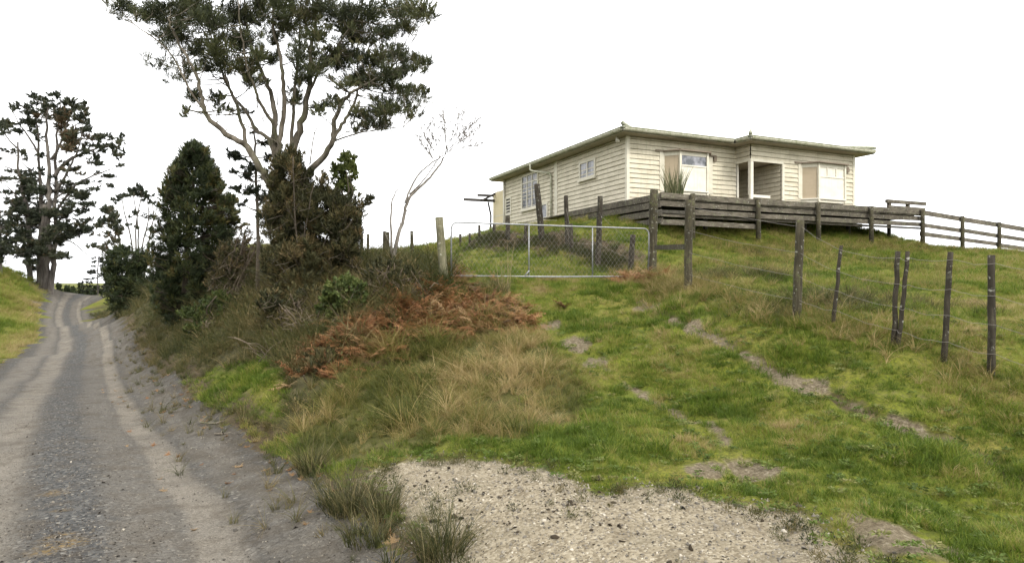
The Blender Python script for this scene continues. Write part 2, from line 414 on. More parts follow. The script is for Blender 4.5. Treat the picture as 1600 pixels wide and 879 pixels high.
# road gravel
m, nt, b = newmat('road gravel'); g = N(nt)
o = g.coord('Object'); lat = g.attr('lat'); edge = g.attr('edge')
warp = g.math('MULTIPLY_ADD', g.noise(o, .5, 4), .07); warp.node.inputs[2].default_value = -.035
la = g.math('ADD', lat, warp)
def bandf(c, w):
    d = g.math('ABSOLUTE', g.math('SUBTRACT', la, c)); return g.ramp(g.math('DIVIDE', d, w), [(0, 1), (.55, .8), (1, 0)])
tracks = g.math('ADD', g.math('ADD', g.math('MULTIPLY', bandf(.20, .10), .55), g.math('MULTIPLY', bandf(.385, .085), .9)), g.math('ADD', bandf(.775, .05), g.math('ADD', g.math('MULTIPLY', bandf(.69, .10), .35), g.math('MULTIPLY', bandf(.90, .07), .35))), True)
ridge = g.math('ADD', bandf(.54, .07), g.math('MULTIPLY', bandf(.06, .06), .6), True)
patch = g.noise(o, 1.1, 5, .65)
tracks = g.math('MULTIPLY', tracks, g.ramp(patch, [(.25, .45), (.6, 1)]))
v1 = g.vor(o, 38, 'Color'); v2 = g.vor(o, 90, 'Color'); vd = g.vor(o, 38); vd2 = g.vor(o, 90)
stone = g.ramp(v1, [(.1, (.024, .0245, .0245)), (.5, (.055, .055, .053)), (.82, (.095, .092, .085)), (1, (.25, .237, .205))])
fine = g.ramp(v2, [(.1, (.105, .092, .074)), (.6, (.165, .147, .119)), (1, (.225, .20, .165))])
body = g.mix(g.math('MULTIPLY', g.ramp(g.noise(o, 4, 5, .7), [(.35, .1), (.7, .6)]), g.math('SUBTRACT', 1.0, ridge, True)), stone, g.mix(.6, fine, (.05, .042, .031)))
col = g.mix(tracks, body, fine)
col = g.mix(g.ramp(g.noise(o, 2.6, 4, .7), [(.48, 0), (.68, .6)]), col, (.058, .047, .034))
col = g.mix(g.math('MULTIPLY', edge, g.ramp(g.noise(o, 3, 5), [(.38, 0), (.62, .8)])), col, (.045, .038, .028))
col = g.mix(g.math('MULTIPLY', g.attr('straw'), g.ramp(g.noise(o, 30, 3, .7), [(.42, 0), (.6, .8)])), col, (.16, .105, .035))
g.l(col, b.inputs['Base Color']); b.inputs['Roughness'].default_value = .95; b.inputs['Specular IOR Level'].default_value = .12
h = g.math('ADD', g.math('MULTIPLY', vd, -1.0), g.math('MULTIPLY', vd2, -.4))
g.bump(h, .75, .02, b)
M['road'] = m
# earth / turf below the grass / pale apron gravel
m, nt, b = newmat('hillside ground'); g = N(nt)
o = g.coord('Object')
n1 = g.noise(o, .8, 5, .65); n2 = g.noise(o, 6, 5, .7); n3 = g.noise(o, 28, 4, .7)
turf = g.ramp(n1, [(.3, (.075, .10, .010)), (.5, (.12, .13, .016)), (.65, (.155, .138, .032)), (.8, (.11, .09, .035))])
turf = g.mix(g.ramp(n3, [(.4, .6), (.62, 0)]), turf, (.03, .034, .012))
turf = g.mix(g.ramp(n2, [(.55, 0), (.7, .5)]), turf, (.15, .125, .055))
soil = g.ramp(n2, [(.3, (.03, .023, .014)), (.55, (.066, .05, .03)), (.75, (.12, .094, .058))])
vc = g.vor(o, 55, 'Color'); vdd = g.vor(o, 55)
grav = g.ramp(vc, [(.1, (.11, .09, .06)), (.5, (.20, .17, .118)), (.85, (.26, .226, .165)), (1, (.42, .385, .31))])
grav = g.mix(g.ramp(g.noise(o, 3.5, 5, .7), [(.5, 0), (.72, .7)]), grav, (.10, .08, .052))
grav = g.mix(g.ramp(g.noise(o, 1.1, 5, .7), [(.5, 0), (.68, .55)]), grav, (.115, .10, .07))
pale = g.ramp(n3, [(.3, (.055, .042, .025)), (.55, (.125, .102, .066)), (.75, (.25, .22, .165))])
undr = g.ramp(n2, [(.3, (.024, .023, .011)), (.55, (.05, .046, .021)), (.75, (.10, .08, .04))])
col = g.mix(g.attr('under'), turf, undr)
brk = g.math('MULTIPLY_ADD', n2, .5); brk.node.inputs[2].default_value = -.25
def noisy(a, lo, hi): return g.ramp(g.math('ADD', a, brk), [(lo, 0), (hi, 1)])
col = g.mix(noisy(g.attr('soil'), .42, .62), col, soil)
col = g.mix(noisy(g.attr('bare'), .42, .62), col, pale)
col = g.mix(noisy(g.attr('apron'), .42, .6), col, grav)
g.l(col, b.inputs['Base Color']); b.inputs['Roughness'].default_value = .95; b.inputs['Specular IOR Level'].default_value = .1
bb = g.bump(g.math('MULTIPLY', vdd, -1), .4, .012, b); g.bump(n3, .6, .03, b, bb)
M['ground'] = m

# ------------------------------------------------------------------ ground and road: one grid, split along the road edge
def axis(fine_lo, fine_hi, st, lo, hi, gr=1.11):
    a = list(np.arange(fine_lo, fine_hi, st)); s = st
    while a[-1] < hi: s *= gr; a.append(a[-1]+s)
    s = st; pre = [a[0]]
    while pre[-1] > lo: s *= gr; pre.append(pre[-1]-s)
    return np.array(pre[:0:-1]+a)
gx = axis(-12, 9, .085, -1600, 1600, 1.06); gy = axis(1.5, 17, .085, -300, 2200, 1.045)
GX, GY = np.meshgrid(gx, gy); fx, fy = GX.ravel(), GY.ravel()
gzv = ground_z(fx, fy)
d, w, s_, rz = road_coords(fx, fy)
dn = d+.35*(fbm(fx*1.1, fy*1.1, 77)-.5)*2*.6
onroad = (dn > 0) & (dn < w) & (fy < 118) & (fy > -8)
nx = len(gx)
idx = np.arange(len(fx)).reshape(GX.shape)
quads = np.stack([idx[:-1, :-1], idx[:-1, 1:], idx[1:, 1:], idx[1:, :-1]], -1).reshape(-1, 4)
isr = onroad[quads].sum(1) >= 2
def submesh(name, Q, attrs):
    u, inv = np.unique(Q, return_inverse=True)
    return np_mesh(name, np.stack([fx[u], fy[u], gzv[u]], 1), inv.reshape(-1, 4), 4, {k: v[u] for k, v in attrs.items()}, True)
straw = np.zeros(len(fx))
for (px, py, r) in [(85, 770, .16), (95, 800, .1), (105, 848, .2), (70, 862, .15), (100, 838, .1), (560, 800, .1)]:
    q = ray_ground(px, py); dd = np.hypot((fx-q[0])*.8, (fy-q[1])*1.2)
    straw = np.maximum(straw, sstep(r, r*.3, dd+.18*(fbm(fx*9, fy*9, 5)-.5)))
A = dict(lat=1-np.clip(d/np.maximum(w, .1), -1, 2), edge=np.clip(np.maximum(sstep(1.2, 0, d), sstep(.7, 0, w-d)), 0, 1), straw=straw)
a_ap = sstep(.3, -.3, sdf(Z_APRON, fx, fy))
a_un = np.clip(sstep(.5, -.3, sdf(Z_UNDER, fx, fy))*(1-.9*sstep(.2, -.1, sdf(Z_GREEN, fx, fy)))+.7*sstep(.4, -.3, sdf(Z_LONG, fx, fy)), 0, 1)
a_so = np.maximum(sstep(1.0, .1, np.minimum(np.abs(d), np.abs(d-w)))*.55, 1.0*np.exp(-(dist_line(MOUNDL, fx, fy)/.75)**2))
a_so = np.where((d > -1) & (d < 0), np.maximum(a_so, sstep(-.9, -.1, d)*.8), a_so)
a_ba = np.maximum(.75*np.exp(-(dist_line(T_RIGHT, fx, fy)/.12)**2), .68*np.exp(-(dist_line(T_LEFT, fx, fy)/.11)**2))*(.2+.8*sstep(.42, .62, fbm(fx*1.6, fy*1.6, 93)))
for (q, r) in BARE: a_ba = np.maximum(a_ba, .85*np.exp(-(np.hypot(fx-q[0], (fy-q[1])*.7)/(r*1.05))**2)*(.5+1.3*vnoise(fx*5, fy*5, 91)))
a_so = np.maximum(a_so, .62*np.exp(-(dist_line(T_RIGHT, fx, fy)/.28)**2)); a_so = np.maximum(a_so, np.exp(-((sdf(Z_APRON, fx, fy)-.05)/.12)**2)*.55)
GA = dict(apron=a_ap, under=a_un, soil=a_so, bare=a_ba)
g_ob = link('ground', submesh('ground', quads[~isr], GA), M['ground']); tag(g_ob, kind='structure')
r_ob = link('road', submesh('road', quads[isr], A), M['road']); tag(r_ob, kind='structure')
#@@PART2
# ------------------------------------------------------------------ HOUSE (local frame: x along the front, y back, z up)
HZ = 4.0
house = empty('house', (HC[0], HC[1], HZ), HA, 'abandoned cream weatherboard house with low roof and boarded bay windows on the hilltop', 'house')
def boards(mb, p0, p1, z0, z1, t=.04, ex=.168):
    """lapped weatherboards from p0 to p1; the outside is on the right hand"""
    p0, p1 = Vector((*p0, 0)), Vector((*p1, 0)); d = (p1-p0).normalized(); n = Vector((d.y, -d.x, 0))
    z = z0
    while z < z1-1e-4:
        zt = min(z+ex, z1)
        o = t+random.uniform(-.004, .004)
        a = p0+n*o; b = p1+n*o; sag = random.uniform(-.005, .005)
        c = p1+n*.012; e = p0+n*.012; r0 = p0-n*.03; r1 = p1-n*.03; zu = zt-.013
        mb.add([(a.x, a.y, z+sag), (b.x, b.y, z-sag), (c.x, c.y, zu), (e.x, e.y, zu), (r1.x, r1.y, z), (r0.x, r0.y, z), (r1.x, r1.y, zu), (r0.x, r0.y, zu), (r1.x, r1.y, zt), (r0.x, r0.y, zt)], [(0, 1, 2, 3), (5, 4, 1, 0), (3, 2, 6, 7), (7, 6, 8, 9)])
        z = zt
WH = 2.6
def wall(p0, p1, z0=0, z1=WH): 
    mb = MB(); boards(mb, p0, p1, z0, z1); return mb.build('wall', M['wall'], house)
wall((0, 10.7), (0, 0))                       # left side
wall((0, 0), (4.83, 0))                       # front, set back
wall((4.83, -.75), (6.36, -.75), 2.02)        # over the porch
wall((4.83, 0), (4.83, -.75), 2.02)
wall((6.36, -.75), (10.2, -.75))              # front, forward
wall((10.2, -.75), (10.2, 10.7)); wall((10.2, 10.7), (0, 10.7))
wall((4.83, 1.5), (4.83, .03)); 
mb = MB(); boards(mb, (6.36, 1.5), (6.36, -.72), 0, 2.02); boards(mb, (4.83, 1.5), (6.36, 1.5), 0, 2.02); mb.build('porch_wall', M['wall'], house)
MB().box((4.86, -.72, .30), (6.33, 1.47, .36)).build('porch_floor', M['soffit'], house)
MB().box((4.86, -.72, 2.05), (6.33, 1.47, 2.10)).build('porch_ceiling', M['soffit'], house)
MB().box((4.79, -.79, .66), (5.75, -.70, .76)).box((4.79, -.79, .36), (4.92, -.70, .66)).build('porch_sill', M['white'], house)
MB().box((4.80, -.79, .76), (4.93, -.66, 2.02)).build('porch_post', M['white'], house)
MB().box((4.87, -.03, .36), (4.96, .05, 2.02)).build('porch_jamb', M['white'], house)
MB().box((4.78, -.80, 1.97), (6.40, -.755, 2.07)).box((4.78, -.755, 1.97), (4.825, 0, 2.07)).build('porch_lintel', M['trim'], house)
MB().box((6.34, -.80, .2), (6.45, -.74, 1.97)).build('porch_trim', M['trim'], house)
dr = MB().box((5.05, 1.40, .36), (5.95, 1.46, 2.0)).build('door', M['dark'], house)
MB().tube([(5.85, 1.40, 1.2), (5.85, 1.33, 1.2)], .025, 8).build('handle', M['steel'], dr)
cbm = M['trim']
for (x, y) in [(0, 0), (10.2, -.75), (10.2, 10.7), (0, 10.7)]:
    sx = -1 if x < 1 else 1; sy = -1 if y < 1 else 1
    MB().box((min(x, x+sx*.045)-(.07 if sx > 0 else 0), min(y, y+sy*.045)-(.07 if sy > 0 else 0), 0), (max(x, x+sx*.045)+(.07 if sx < 0 else 0), max(y, y+sy*.045)+(.07 if sy < 0 else 0), WH-.003)).build('corner_board', cbm, house)
MB().box((-.045, 5.03, .0), (.02, 5.28, WH-.004)).build('cover_board', cbm, house)
# roof: soffit, hips, edges
def hip(mb, x0, y0, x1, y1, z, sl):
    h = min(x1-x0, y1-y0)/2
    rz_ = z+h*sl
    if x1-x0 < y1-y0: a, b = ((x0+x1)/2, y0+h, rz_), ((x0+x1)/2, y1-h, rz_)
    else: a, b = (x0+h, (y0+y1)/2, rz_), (x1-h, (y0+y1)/2, rz_)
    c = [(x0, y0, z), (x1, y0, z), (x1, y1, z), (x0, y1, z)]
    if x1-x0 < y1-y0: mb.add(c+[a, b], [(0, 1, 4), (1, 2, 5, 4), (2, 3, 5), (3, 0, 4, 5)])
    else: mb.add(c+[a, b], [(0, 1, 5, 4), (1, 2, 5), (2, 3, 4, 5), (3, 0, 4)])
    return a, b
SL = math.tan(R(9))
mb = MB(); a_, b_ = hip(mb, -.56, -.56, 10.76, 11.26, WH+.18, SL); a2_, b2_ = hip(mb, 4.27, -1.31, 10.72, 6.0, WH+.174, SL)
# edge thickness
mb.box((-.56, -.56, WH+.135), (-.53, 11.26, WH+.176)); mb.box((-.53, -.56, WH+.135), (4.3, -.53, WH+.176)); mb.box((4.27, -1.31, WH+.135), (10.72, -1.28, WH+.172)); mb.box((4.27, -1.28, WH+.135), (4.30, -.56, WH+.172))
mb.box((10.73, -.5, WH+.135), (10.76, 11.26, WH+.176)); mb.box((-.53, 11.23, WH+.135), (10.73, 11.26, WH+.176))
roof = mb.build('roof', M['roof'], house)
cap = MB()
cap.tube([(-.58, -.58, WH+.25), tuple(Vector(a_)+Vector((0, 0, .02)))], .07, 6); cap.tube([(4.25, -1.33, WH+.24), tuple(Vector(a2_)+Vector((0, 0, .02)))], .07, 6)
cap.tube([(10.74, -1.33, WH+.24), (10.74-2.5, 1.2, WH+.24+2.5*SL)], .06, 6)
cap.build('ridge_cap', M['roof'], roof)
MB().tube([(-.56, -.56, WH+.26), (-.55, -.55, WH+.34)], [.05, .03], 6).build('finial', M['roof'], roof); MB().tube([(4.30, -1.28, WH+.26), (4.31, -1.27, WH+.36)], [.05, .03], 6).build('finial', M['roof'], roof)
MB().box((-.5, -.5, WH+.002), (4.33, 11.2, WH+.03)).box((4.331, -1.25, WH+.002), (10.7, 11.2, WH+.031)).build('soffit', M['soffit'], house)
def gutter(p, q):
    p, q = Vector(p), Vector(q); d = (q-p).normalized(); n = Vector((d.y, -d.x, 0)); mb = MB()
    prof = [(0, .135), (0, .03), (.05, .02), (.09, .045), (.11, .08), (.11, .12), (.125, .13), (.125, .138), (.10, .135), (.098, .085), (.08, .055), (.05, .035)]
    V = []
    for e in (p, q):
        for (o, z) in prof: V.append(e+n*o+Vector((0, 0, z)))
    k = len(prof)
    mb.add(V, [(i, i+1, k+i+1, k+i) for i in range(k-1)]+[(0, 11, k+11, k)])
    mb.bar(tuple(p-n*.012+Vector((0, 0, .085))), tuple(q-n*.012+Vector((0, 0, .085))), .02, .17)
    return mb.build('gutter', M['gutter'], house)
z = WH+.0
gutter((-.502, 11.2, z), (-.502, -.5, z)); gutter((-.5, -.502, z), (4.2, -.502, z)); gutter((4.328, -.64, z), (4.328, -1.25, z)); gutter((4.33, -1.252, z), (10.7, -1.252, z)); gutter((10.702, -1.25, z), (10.702, 11.2, z))
MB().tube([(-.6, 6.45, WH+.05), (-.6, 6.45, WH-.18), (-.55, 6.3, WH-.26), (-.12, 5.6, WH-.42), (-.09, 5.5, WH-.55), (-.09, 5.48, 0)], .045, 10).build('downpipe', M['gutter'], house)
MB().tube([(-.09, 10.5, WH-.02), (-.09, 10.5, 0)], .045, 10).build('downpipe', M['white'], house)
lb = MB(); lb.tube([(-.22, .28, WH-.02), (-.22, .28, WH-.10), (-.25, .2, WH-.18)], [.05, .06, .075], 10); lb.build('eave_lamp', M['white'], house)
# side windows
def side_window(v0, v1, z0, z1, nb, transom=None, name='window'):
    fr = MB(); f = .09
    fr.box((-.07, v0, z0), (.01, v0+f, z1)).box((-.07, v1-f, z0), (.01, v1, z1)).box((-.07, v0+f, z1-f), (.01, v1-f, z1)).box((-.07, v0+f, z0), (.01, v1-f, z0+f))
    fo = fr.build(name, M['trim'], house)
    s = MB()
    w = (v1-v0-2*f)/nb
    for k in range(1, nb): s.box((-.062, v0+f+k*w-.03, z0+f), (-.02, v0+f+k*w+.03, z1-f))
    if transom: s.box((-.060, v0+f, transom-.025), (-.022, v1-f, transom+.025))
    if s.v: s.build('mullion', M['white'], fo)
    MB().box((-.036, v0+f, z0+f), (-.032, v1-f, z1-f)).build('pane', M['glass'], fo)
    MB().box((-.13, v0-.05, z0-.06), (-.0, v1+.05, z0-.003)).build('sill', M['trim'], fo)
    return fo
side_window(2.0, 3.2, 1.5, 2.22, 2)
side_window(6.8, 8.55, .87, 2.5, 3, 2.1)
side_window(5.87, 6.55, .28, 1.0, 1)
lv = MB(); lv.box((-.06, 9.75, .82), (.0, 9.85, 1.7)).box((-.06, 10.33, .82), (.0, 10.43, 1.7)).box((-.06, 9.85, 1.62), (0, 10.33, 1.7)).box((-.06, 9.85, .82), (0, 10.33, .9))
lvo = lv.build('louvre_vent', M['trim'], house)
MB().box((-.034, 9.85, .9), (-.03, 10.33, 1.62)).build('backing', M['dark'], lvo)
s = MB()
for k in range(5): s.add([(-.036, 9.86, .95+k*.14), (-.036, 10.32, .95+k*.14), (-.065, 10.32, .91+k*.14), (-.065, 9.86, .91+k*.14)], [(0, 1, 2, 3)])
s.build('slat', M['white'], lvo)
# bays
def bay(u0, ua, ub, u1, v, dep, z0, z1, plain):
    f = MB()
    P4 = [(u0, v), (ua, v-dep), (ub, v-dep), (u1, v)]
    def panel(mb, p, q, za, zb, out=0.0, ins=0.0, th=.03):
        p, q = Vector((*p, 0)), Vector((*q, 0)); d = (q-p).normalized(); n = Vector((d.y, -d.x, 0))
        p = p+d*ins; q = q-d*ins
        V = [p+n*(out-th), q+n*(out-th), q+n*out, p+n*out]
        mb.add([(a.x, a.y, za) for a in V]+[(a.x, a.y, zb) for a in V], [(3, 2, 1, 0), (4, 5, 6, 7), (2, 3, 7, 6), (0, 1, 5, 4), (1, 2, 6, 5), (3, 0, 4, 7)])
    fl = Vector((ua, v-dep)); 
    body = MB()
    off = [(u0-.12, v), (u0, v)]
    panel(body, (u0-.14, v), (u0+.06, v), z0, z1, .05); panel(body, (u1-.06, v), (u1+.14, v), z0, z1, .05)
    for k in range(3):
        panel(body, P4[k], P4[k+1], z0-.16, z0+.0, -.001); panel(body, P4[k], P4[k+1], z1-.14, z1, -.001)
    for (x, y) in P4[1:3]: body.box((x-.04, y-.035, z0-.155), (x+.04, y+.035, z1-.005))
    o = body.build('bay_window', M['trim'], house)
    t = MB(); panel(t, P4[0], P4[1], z0, z1-.14, -.012, .03, .02); t.build('side_panel', M['tan'], o); t = MB(); panel(t, P4[2], P4[3], z0, z1-.14, -.012, .03, .02); t.build('side_panel', M['tan'], o)
    zt = z1-.52
    w = MB(); panel(w, P4[1], P4[2], z0, zt, -.008, .045, .025); w.build('front_panel', M['white'], o)
    gl = MB(); panel(gl, P4[1], P4[2], zt+.05, z1-.14, -.02, .045, .01); gl.build('pane', M['white'] if plain else M['glass'], o)
    tr = MB(); panel(tr, P4[1], P4[2], zt-.0, zt+.05, .012, .042, .04)
    if plain:
        for k in (1, 2): x = ua+(ub-ua)*k/3; tr.box((x-.02, v-dep-.015, zt+.05), (x+.02, v-dep+.02, z1-.145))
    tr.build('transom', M['white'], o)
    sl = MB()
    for (a, b) in zip(P4[:-1], P4[1:]): panel(sl, a, b, z0-.045, z0-.004, .05, -.02, .06)
    sl.build('sill', M['white'], o)
    top = MB()
    e = .13
    Q = [(u0-.32, v+.0), (u0-.32, v-.07), (u0-.02, v-.09), (ua-.07, v-dep-e), (ub+.07, v-dep-e), (u1+.02, v-.09), (u1+.32, v-.07), (u1+.32, v)]
    n = len(Q)
    top.add([(x, y, z1+.002) for x, y in Q]+[(x, y, z1+.045+(.05 if y > v-.01 else 0)) for x, y in Q], [tuple(range(n))[::-1], tuple(range(n, 2*n))]+[(i, (i+1) % n, n+(i+1) % n, n+i) for i in range(n)])
    top.build('head_flashing', M['lip'], o)
    br = MB(); br.box((u1+.18, v-.10, z1-.16), (u1+.30, v-.03, z1-.002)); br.build('bracket', M['lip'], o)
bay(1.475, 1.9, 3.1, 3.55, 0, .45, .80, 2.16, False)
bay(7.3, 7.75, 9.15, 9.55, -.75, .45, .74, 2.05, True)
# annexe sheet at the back and its pergola beams
an = MB().box((-.02, 10.76, -.3), (1.6, 12.1, 2.15)).build('back_annexe', M['sheet'], house)
MB().box((-.03, 10.78, .9), (-.024, 12.06, .94)).build('joint_strip', M['trim'], an)
pg = MB()
pg.bar((-1.7, 11.9, 1.72), (1.0, 11.9, 1.74), .06, .14); pg.bar((-.9, 12.05, 2.0), (1.0, 12.05, 2.02), .06, .12); pg.bar((-.75, 11.8, 1.7), (.15, 11.8, 2.18), .05, .10)
pg.tube([(-.35, 11.95, 1.65), (-.2, 11.95, 1.0), (-.22, 11.95, -.3)], .05, 7)
pg.build('pergola_beam', M['dark'], house)

# ------------------------------------------------------------------ DECK with its rail fence on the front and left edge
deck = empty('timber_deck', (HC[0], HC[1], HZ), HA, 'weathered grey timber deck on heavy boards before the boarded bay windows', 'deck')
DV, DU, DE = -3.22, -1.06, 10.75
rm = M['rail']
fl = MB()
for k in range(21): fl.box((DU, DV+.02+k*.15, .09), (DE, DV+.16+k*.15, .13+random.uniform(0, .006)))
for k in range(30): fl.box((DU+random.uniform(0, .02), -.05+k*.15, .09), (-.1, .09+k*.15-.01, .13))
fl.build('deck_board', rm, deck)
fa = MB(); J = .004
for (z0, z1, off) in [(-.02, .17, .0), (-.19, -.035, .025), (-.49, -.42, .06)]:
    x = DU
    while x < DE:
        x2 = min(x+random.uniform(2.4, 3.4), DE); zz = random.uniform(-.012, .012)
        fa.bar((x+.006, DV+off, (z0+z1)/2+zz), (x2-.006, DV+off, (z0+z1)/2+random.uniform(-.012, .012)), .045, z1-z0, jit=J); x = x2
fa.build('fascia_board', rm, deck)
fs = MB()
for (z0, z1, off) in [(-.02, .17, 0), (-.24, -.04, .03), (-.48, -.30, .06), (-.70, -.54, .1)]:
    y = DV
    while y < 2.4:
        y2 = min(y+random.uniform(1.8, 2.8), 2.4)
        fs.bar((DU+off, y+.006, (z0+z1)/2), (DU+off, y2-.006, (z0+z1)/2+random.uniform(-.01, .01)), .045, z1-z0, jit=J); y = y2
fs.build('side_board', rm, deck)
jo = MB()
for k in range(20): jo.box((DU+.3+k*.58, DV+.08, -.10), (DU+.35+k*.58, -.1, .085))
jo.box((DU+.1, -2.2, -.24), (DE-.1, -2.1, -.10)); jo.box((DU+.1, -.8, -.24), (DE-.1, -.7, -.10))
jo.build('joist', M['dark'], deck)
for k in range(6):
    for vv in (-2.15, -.75):
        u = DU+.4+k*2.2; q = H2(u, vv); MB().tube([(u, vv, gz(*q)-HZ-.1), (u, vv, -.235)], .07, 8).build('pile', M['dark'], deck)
for uu in (9.0, 10.0):
    MB().box((uu, DV+.10, .13), (uu+.11, DV+.20, .44)).build('rail_post', rm, deck)
MB().bar((8.9, DV+.14, .46), (10.95, DV+.10, .455), .11, .12, jit=.004).build('hand_rail', rm, deck)
MB().bar((8.9, DV+.08, .25), (10.9, DV+.08, .245), .045, .11).build('hand_rail', rm, deck)

# post and rail fence along the deck and on to the right
yard = empty('rail_fence', (HC[0], HC[1], HZ), HA, 'old post and rail fence running along the deck front and down the field', 'fence')
FV = DV-.12
def rl(u): return .17 if u < 10.6 else .17-(u-10.6)*.062
posts = [.02, 2.58, 5.2, 7.75, 10.45, 12.75, 15.05, 17.3, 19.6]
for i, u in enumerate(posts):
    q = H2(u, FV-.02); zb = gz(*q)-HZ
    r = .075 if i < 5 else .07
    lean = random.uniform(-.03, .03)
    MB().tube([(u-lean, FV-.02, zb-.3), (u-lean*.5, FV-.02, (zb+rl(u))/2), (u, FV-.02, rl(u)+.02)], [r*1.08, r, r*.93], 10, rough=.05).build('post', M['post'], yard)
for j, (dz, h) in enumerate([(-.07, .17), (-.50, .15), (-.84, .15)]):
    us = [DU]+posts if j != 2 else [DU, .02, 2.58]
    if j == 2: us += posts[4:]
    for a, b in zip(us[:-1], us[1:]):
        if j == 2 and a == 2.58: continue
        if j == 1 and a < 0: continue
        za, zb = rl(a)+dz+random.uniform(-.02, .02), rl(b)+dz+random.uniform(-.02, .02)
        off = .075
        MB().bar((a+.004, FV+off+.03*j*0, za), (b-.004, FV+off, zb), .04, h, jit=.006).build('rail', rm, yard)

# flax clump in front of the left bay
def blades(rg, n, base_r, hmin, hmax, lean, w, seg=3, curve=.3, z0=0):
    """upright tapered blades: vertices, quads, tint"""
    V, Q, T = [], [], []
    for i in range(n):
        a = rg.uniform(0, 2*math.pi); br = base_r*math.sqrt(rg.uniform())
        bx, by = br*math.cos(a), br*math.sin(a)
        h = rg.uniform(hmin, hmax); ln = lean*rg.uniform(.2, 1)*h; az = a+rg.normal(0, .9)
        dx, dy = math.cos(az), math.sin(az); sx, sy = -dy, dx
        if rg.uniform() < .5: sx, sy = math.cos(az+rg.uniform(-1, 1)), math.sin(az+rg.uniform(-1, 1))
        ww = w*rg.uniform(.6, 1.2); b0 = len(V); t = rg.uniform()
        for k in range(seg+1):
            f = k/seg; o = ln*(f*(1-curve)+curve*f*f*2.0); zz = h*(f-curve*.35*f*f*ln/max(h, 1e-6))
            wk = ww*(1-f)**.7 if k < seg else ww*.06
            V.append((bx+dx*o-sx*wk/2, by+dy*o-sy*wk/2, zz+z0)); V.append((bx+dx*o+sx*wk/2, by+dy*o+sy*wk/2, zz+z0)); T += [t, t]
        for k in range(seg): Q.append((b0+2*k, b0+2*k+1, b0+2*k+3, b0+2*k+2))
    return V, Q, T
q = P(1053, 300, 19.9)[:2]
V, Q, T = blades(rng, 150, .26, .35, 1.2, .36, .05, 4, .35)
fx_ = link('flax_plant', np_mesh('flax_plant', V, Q, 4, {'tint': T}), M['fleaf']); fx_.location = (q[0], q[1], HZ+.12)
tag(fx_, 'spiky green flax clump growing at the deck before the nearer bay window', 'plant')

# ------------------------------------------------------------------ GATE
GA0, GA1 = np.array([-1.28, 13.5]), np.array([3.25, 15.2])
gl_ = float(np.hypot(*(GA1-GA0))); ga = math.atan2(*(GA1-GA0)[::-1])
gb = 1.70
gate = empty('farm_gate', (GA0[0], GA0[1], gb), ga, 'wide galvanised tube farm gate with wire netting across the grass drive', 'gate')
def arc(cx, cz, r, a0, a1, n=6): return [(cx+r*math.cos(R(a0+(a1-a0)*k/n)), 0, cz+r*math.sin(R(a0+(a1-a0)*k/n))) for k in range(n+1)]
H = 1.15; rr = .14; tr = .018
MB().tube([(0, 0, 0)]+[(0, 0, H-rr)]+arc(rr, H-rr, rr, 180, 90)[1:]+[(gl_/2, 0, H-.004)]+arc(gl_-rr, H-rr, rr, 90, 0)+[(gl_, 0, .0)], tr, 10).build('gate_frame', M['steel'], gate)
MB().tube([(0, 0, .02), (gl_/2, 0, .005), (gl_-.35, 0, .02)], tr, 10).build('bottom_bar', M['steel'], gate)
for f in (.365, .690): MB().tube([(gl_*f, .0, .02), (gl_*f-.0, 0, H-.01)], .015, 8).build('stay', M['steel'], gate)
MB().tube([(gl_*.345, 0, .02), (gl_*.365, -.02, .14)], .016, 6).build('latch', M['steel'], gate)
net = MB(); sp = .11; nh = H-.05
def seg(x, s):
    p = [(x, 0, .03), (x+s*nh, 0, nh)]
    (x0, _, z0), (x1, _, z1) = p
    lo, hi = .03, gl_-.03
    def clip(xx0, zz0, xx1, zz1):
        if xx0 == xx1: return None
        t0, t1 = 0, 1
        for lim, sg in ((lo, 1), (hi, -1)):
            d0, d1 = (xx0-lim)*sg, (xx1-lim)*sg
            if d0 < 0 and d1 < 0: return None
            if d0 < 0: t0 = max(t0, d0/(d0-d1))
            if d1 < 0: t1 = min(t1, d0/(d0-d1))
        if t1 <= t0: return None
        f = lambda t: (xx0+(xx1-xx0)*t, 0, zz0+(zz1-zz0)*t)
        return f(t0), f(t1)
    c = clip(x0, z0, x1, z1)
    if c: net.tube([(c[0][0], .0022*s, c[0][2]), (c[1][0], .0022*s, c[1][2])], .0016, 3, False)
for k in range(-11, 56):
    seg(k*sp, .75); seg(k*sp+.9, -.75)
net.build('netting', M['wire'], gate)
def post_obj(name, px0, py0, px1, py1, Y, r, mat, parent=None, sink=.3, n=10, wob=.0):
    """post seen from its foot (px1, py1) to its top (px0, py0), at depth Y; the foot goes down into the ground"""
    top = P(px0, py0, Y); ft = P(px1, py1, Y); zg = gz(ft[0], ft[1])
    ft = np.array([ft[0], ft[1], zg]); d = (top-ft); L = np.linalg.norm(d); d /= L
    bp = ft
    o = Vector((ft[0], ft[1], zg))
    k = 7; pts = []; rad = []
    for i in range(k+1):
        f = i/k; p = -d*sink*(1-f)+(top-ft)*f
        pts.append(Vector(p)+Vector((random.uniform(-wob, wob), random.uniform(-wob, wob), 0))); rad.append(r*(1.07-.12*f)*(1+random.uniform(-wob, wob)*5))
    mb = MB().tube(pts, rad, n, rough=.05)
    ob = mb.build(name, mat, parent)
    ob.location = o if parent is None else o-Vector(parent.location)
    return ob, top
gp, _ = post_obj('gate_post', 686, 340, 694, 430, 13.3, .085, M['newpost'], n=14, wob=.004)
tag(gp, 'pale round wooden gate post leaning at the latch end of the farm gate', 'post')
gp, _ = post_obj('gate_post', 1022, 297, 1018, 431, 15.25, .105, M['post'], n=14, wob=.004)
tag(gp, 'tall mossy wooden strainer post at the hinge end of the farm gate', 'post')
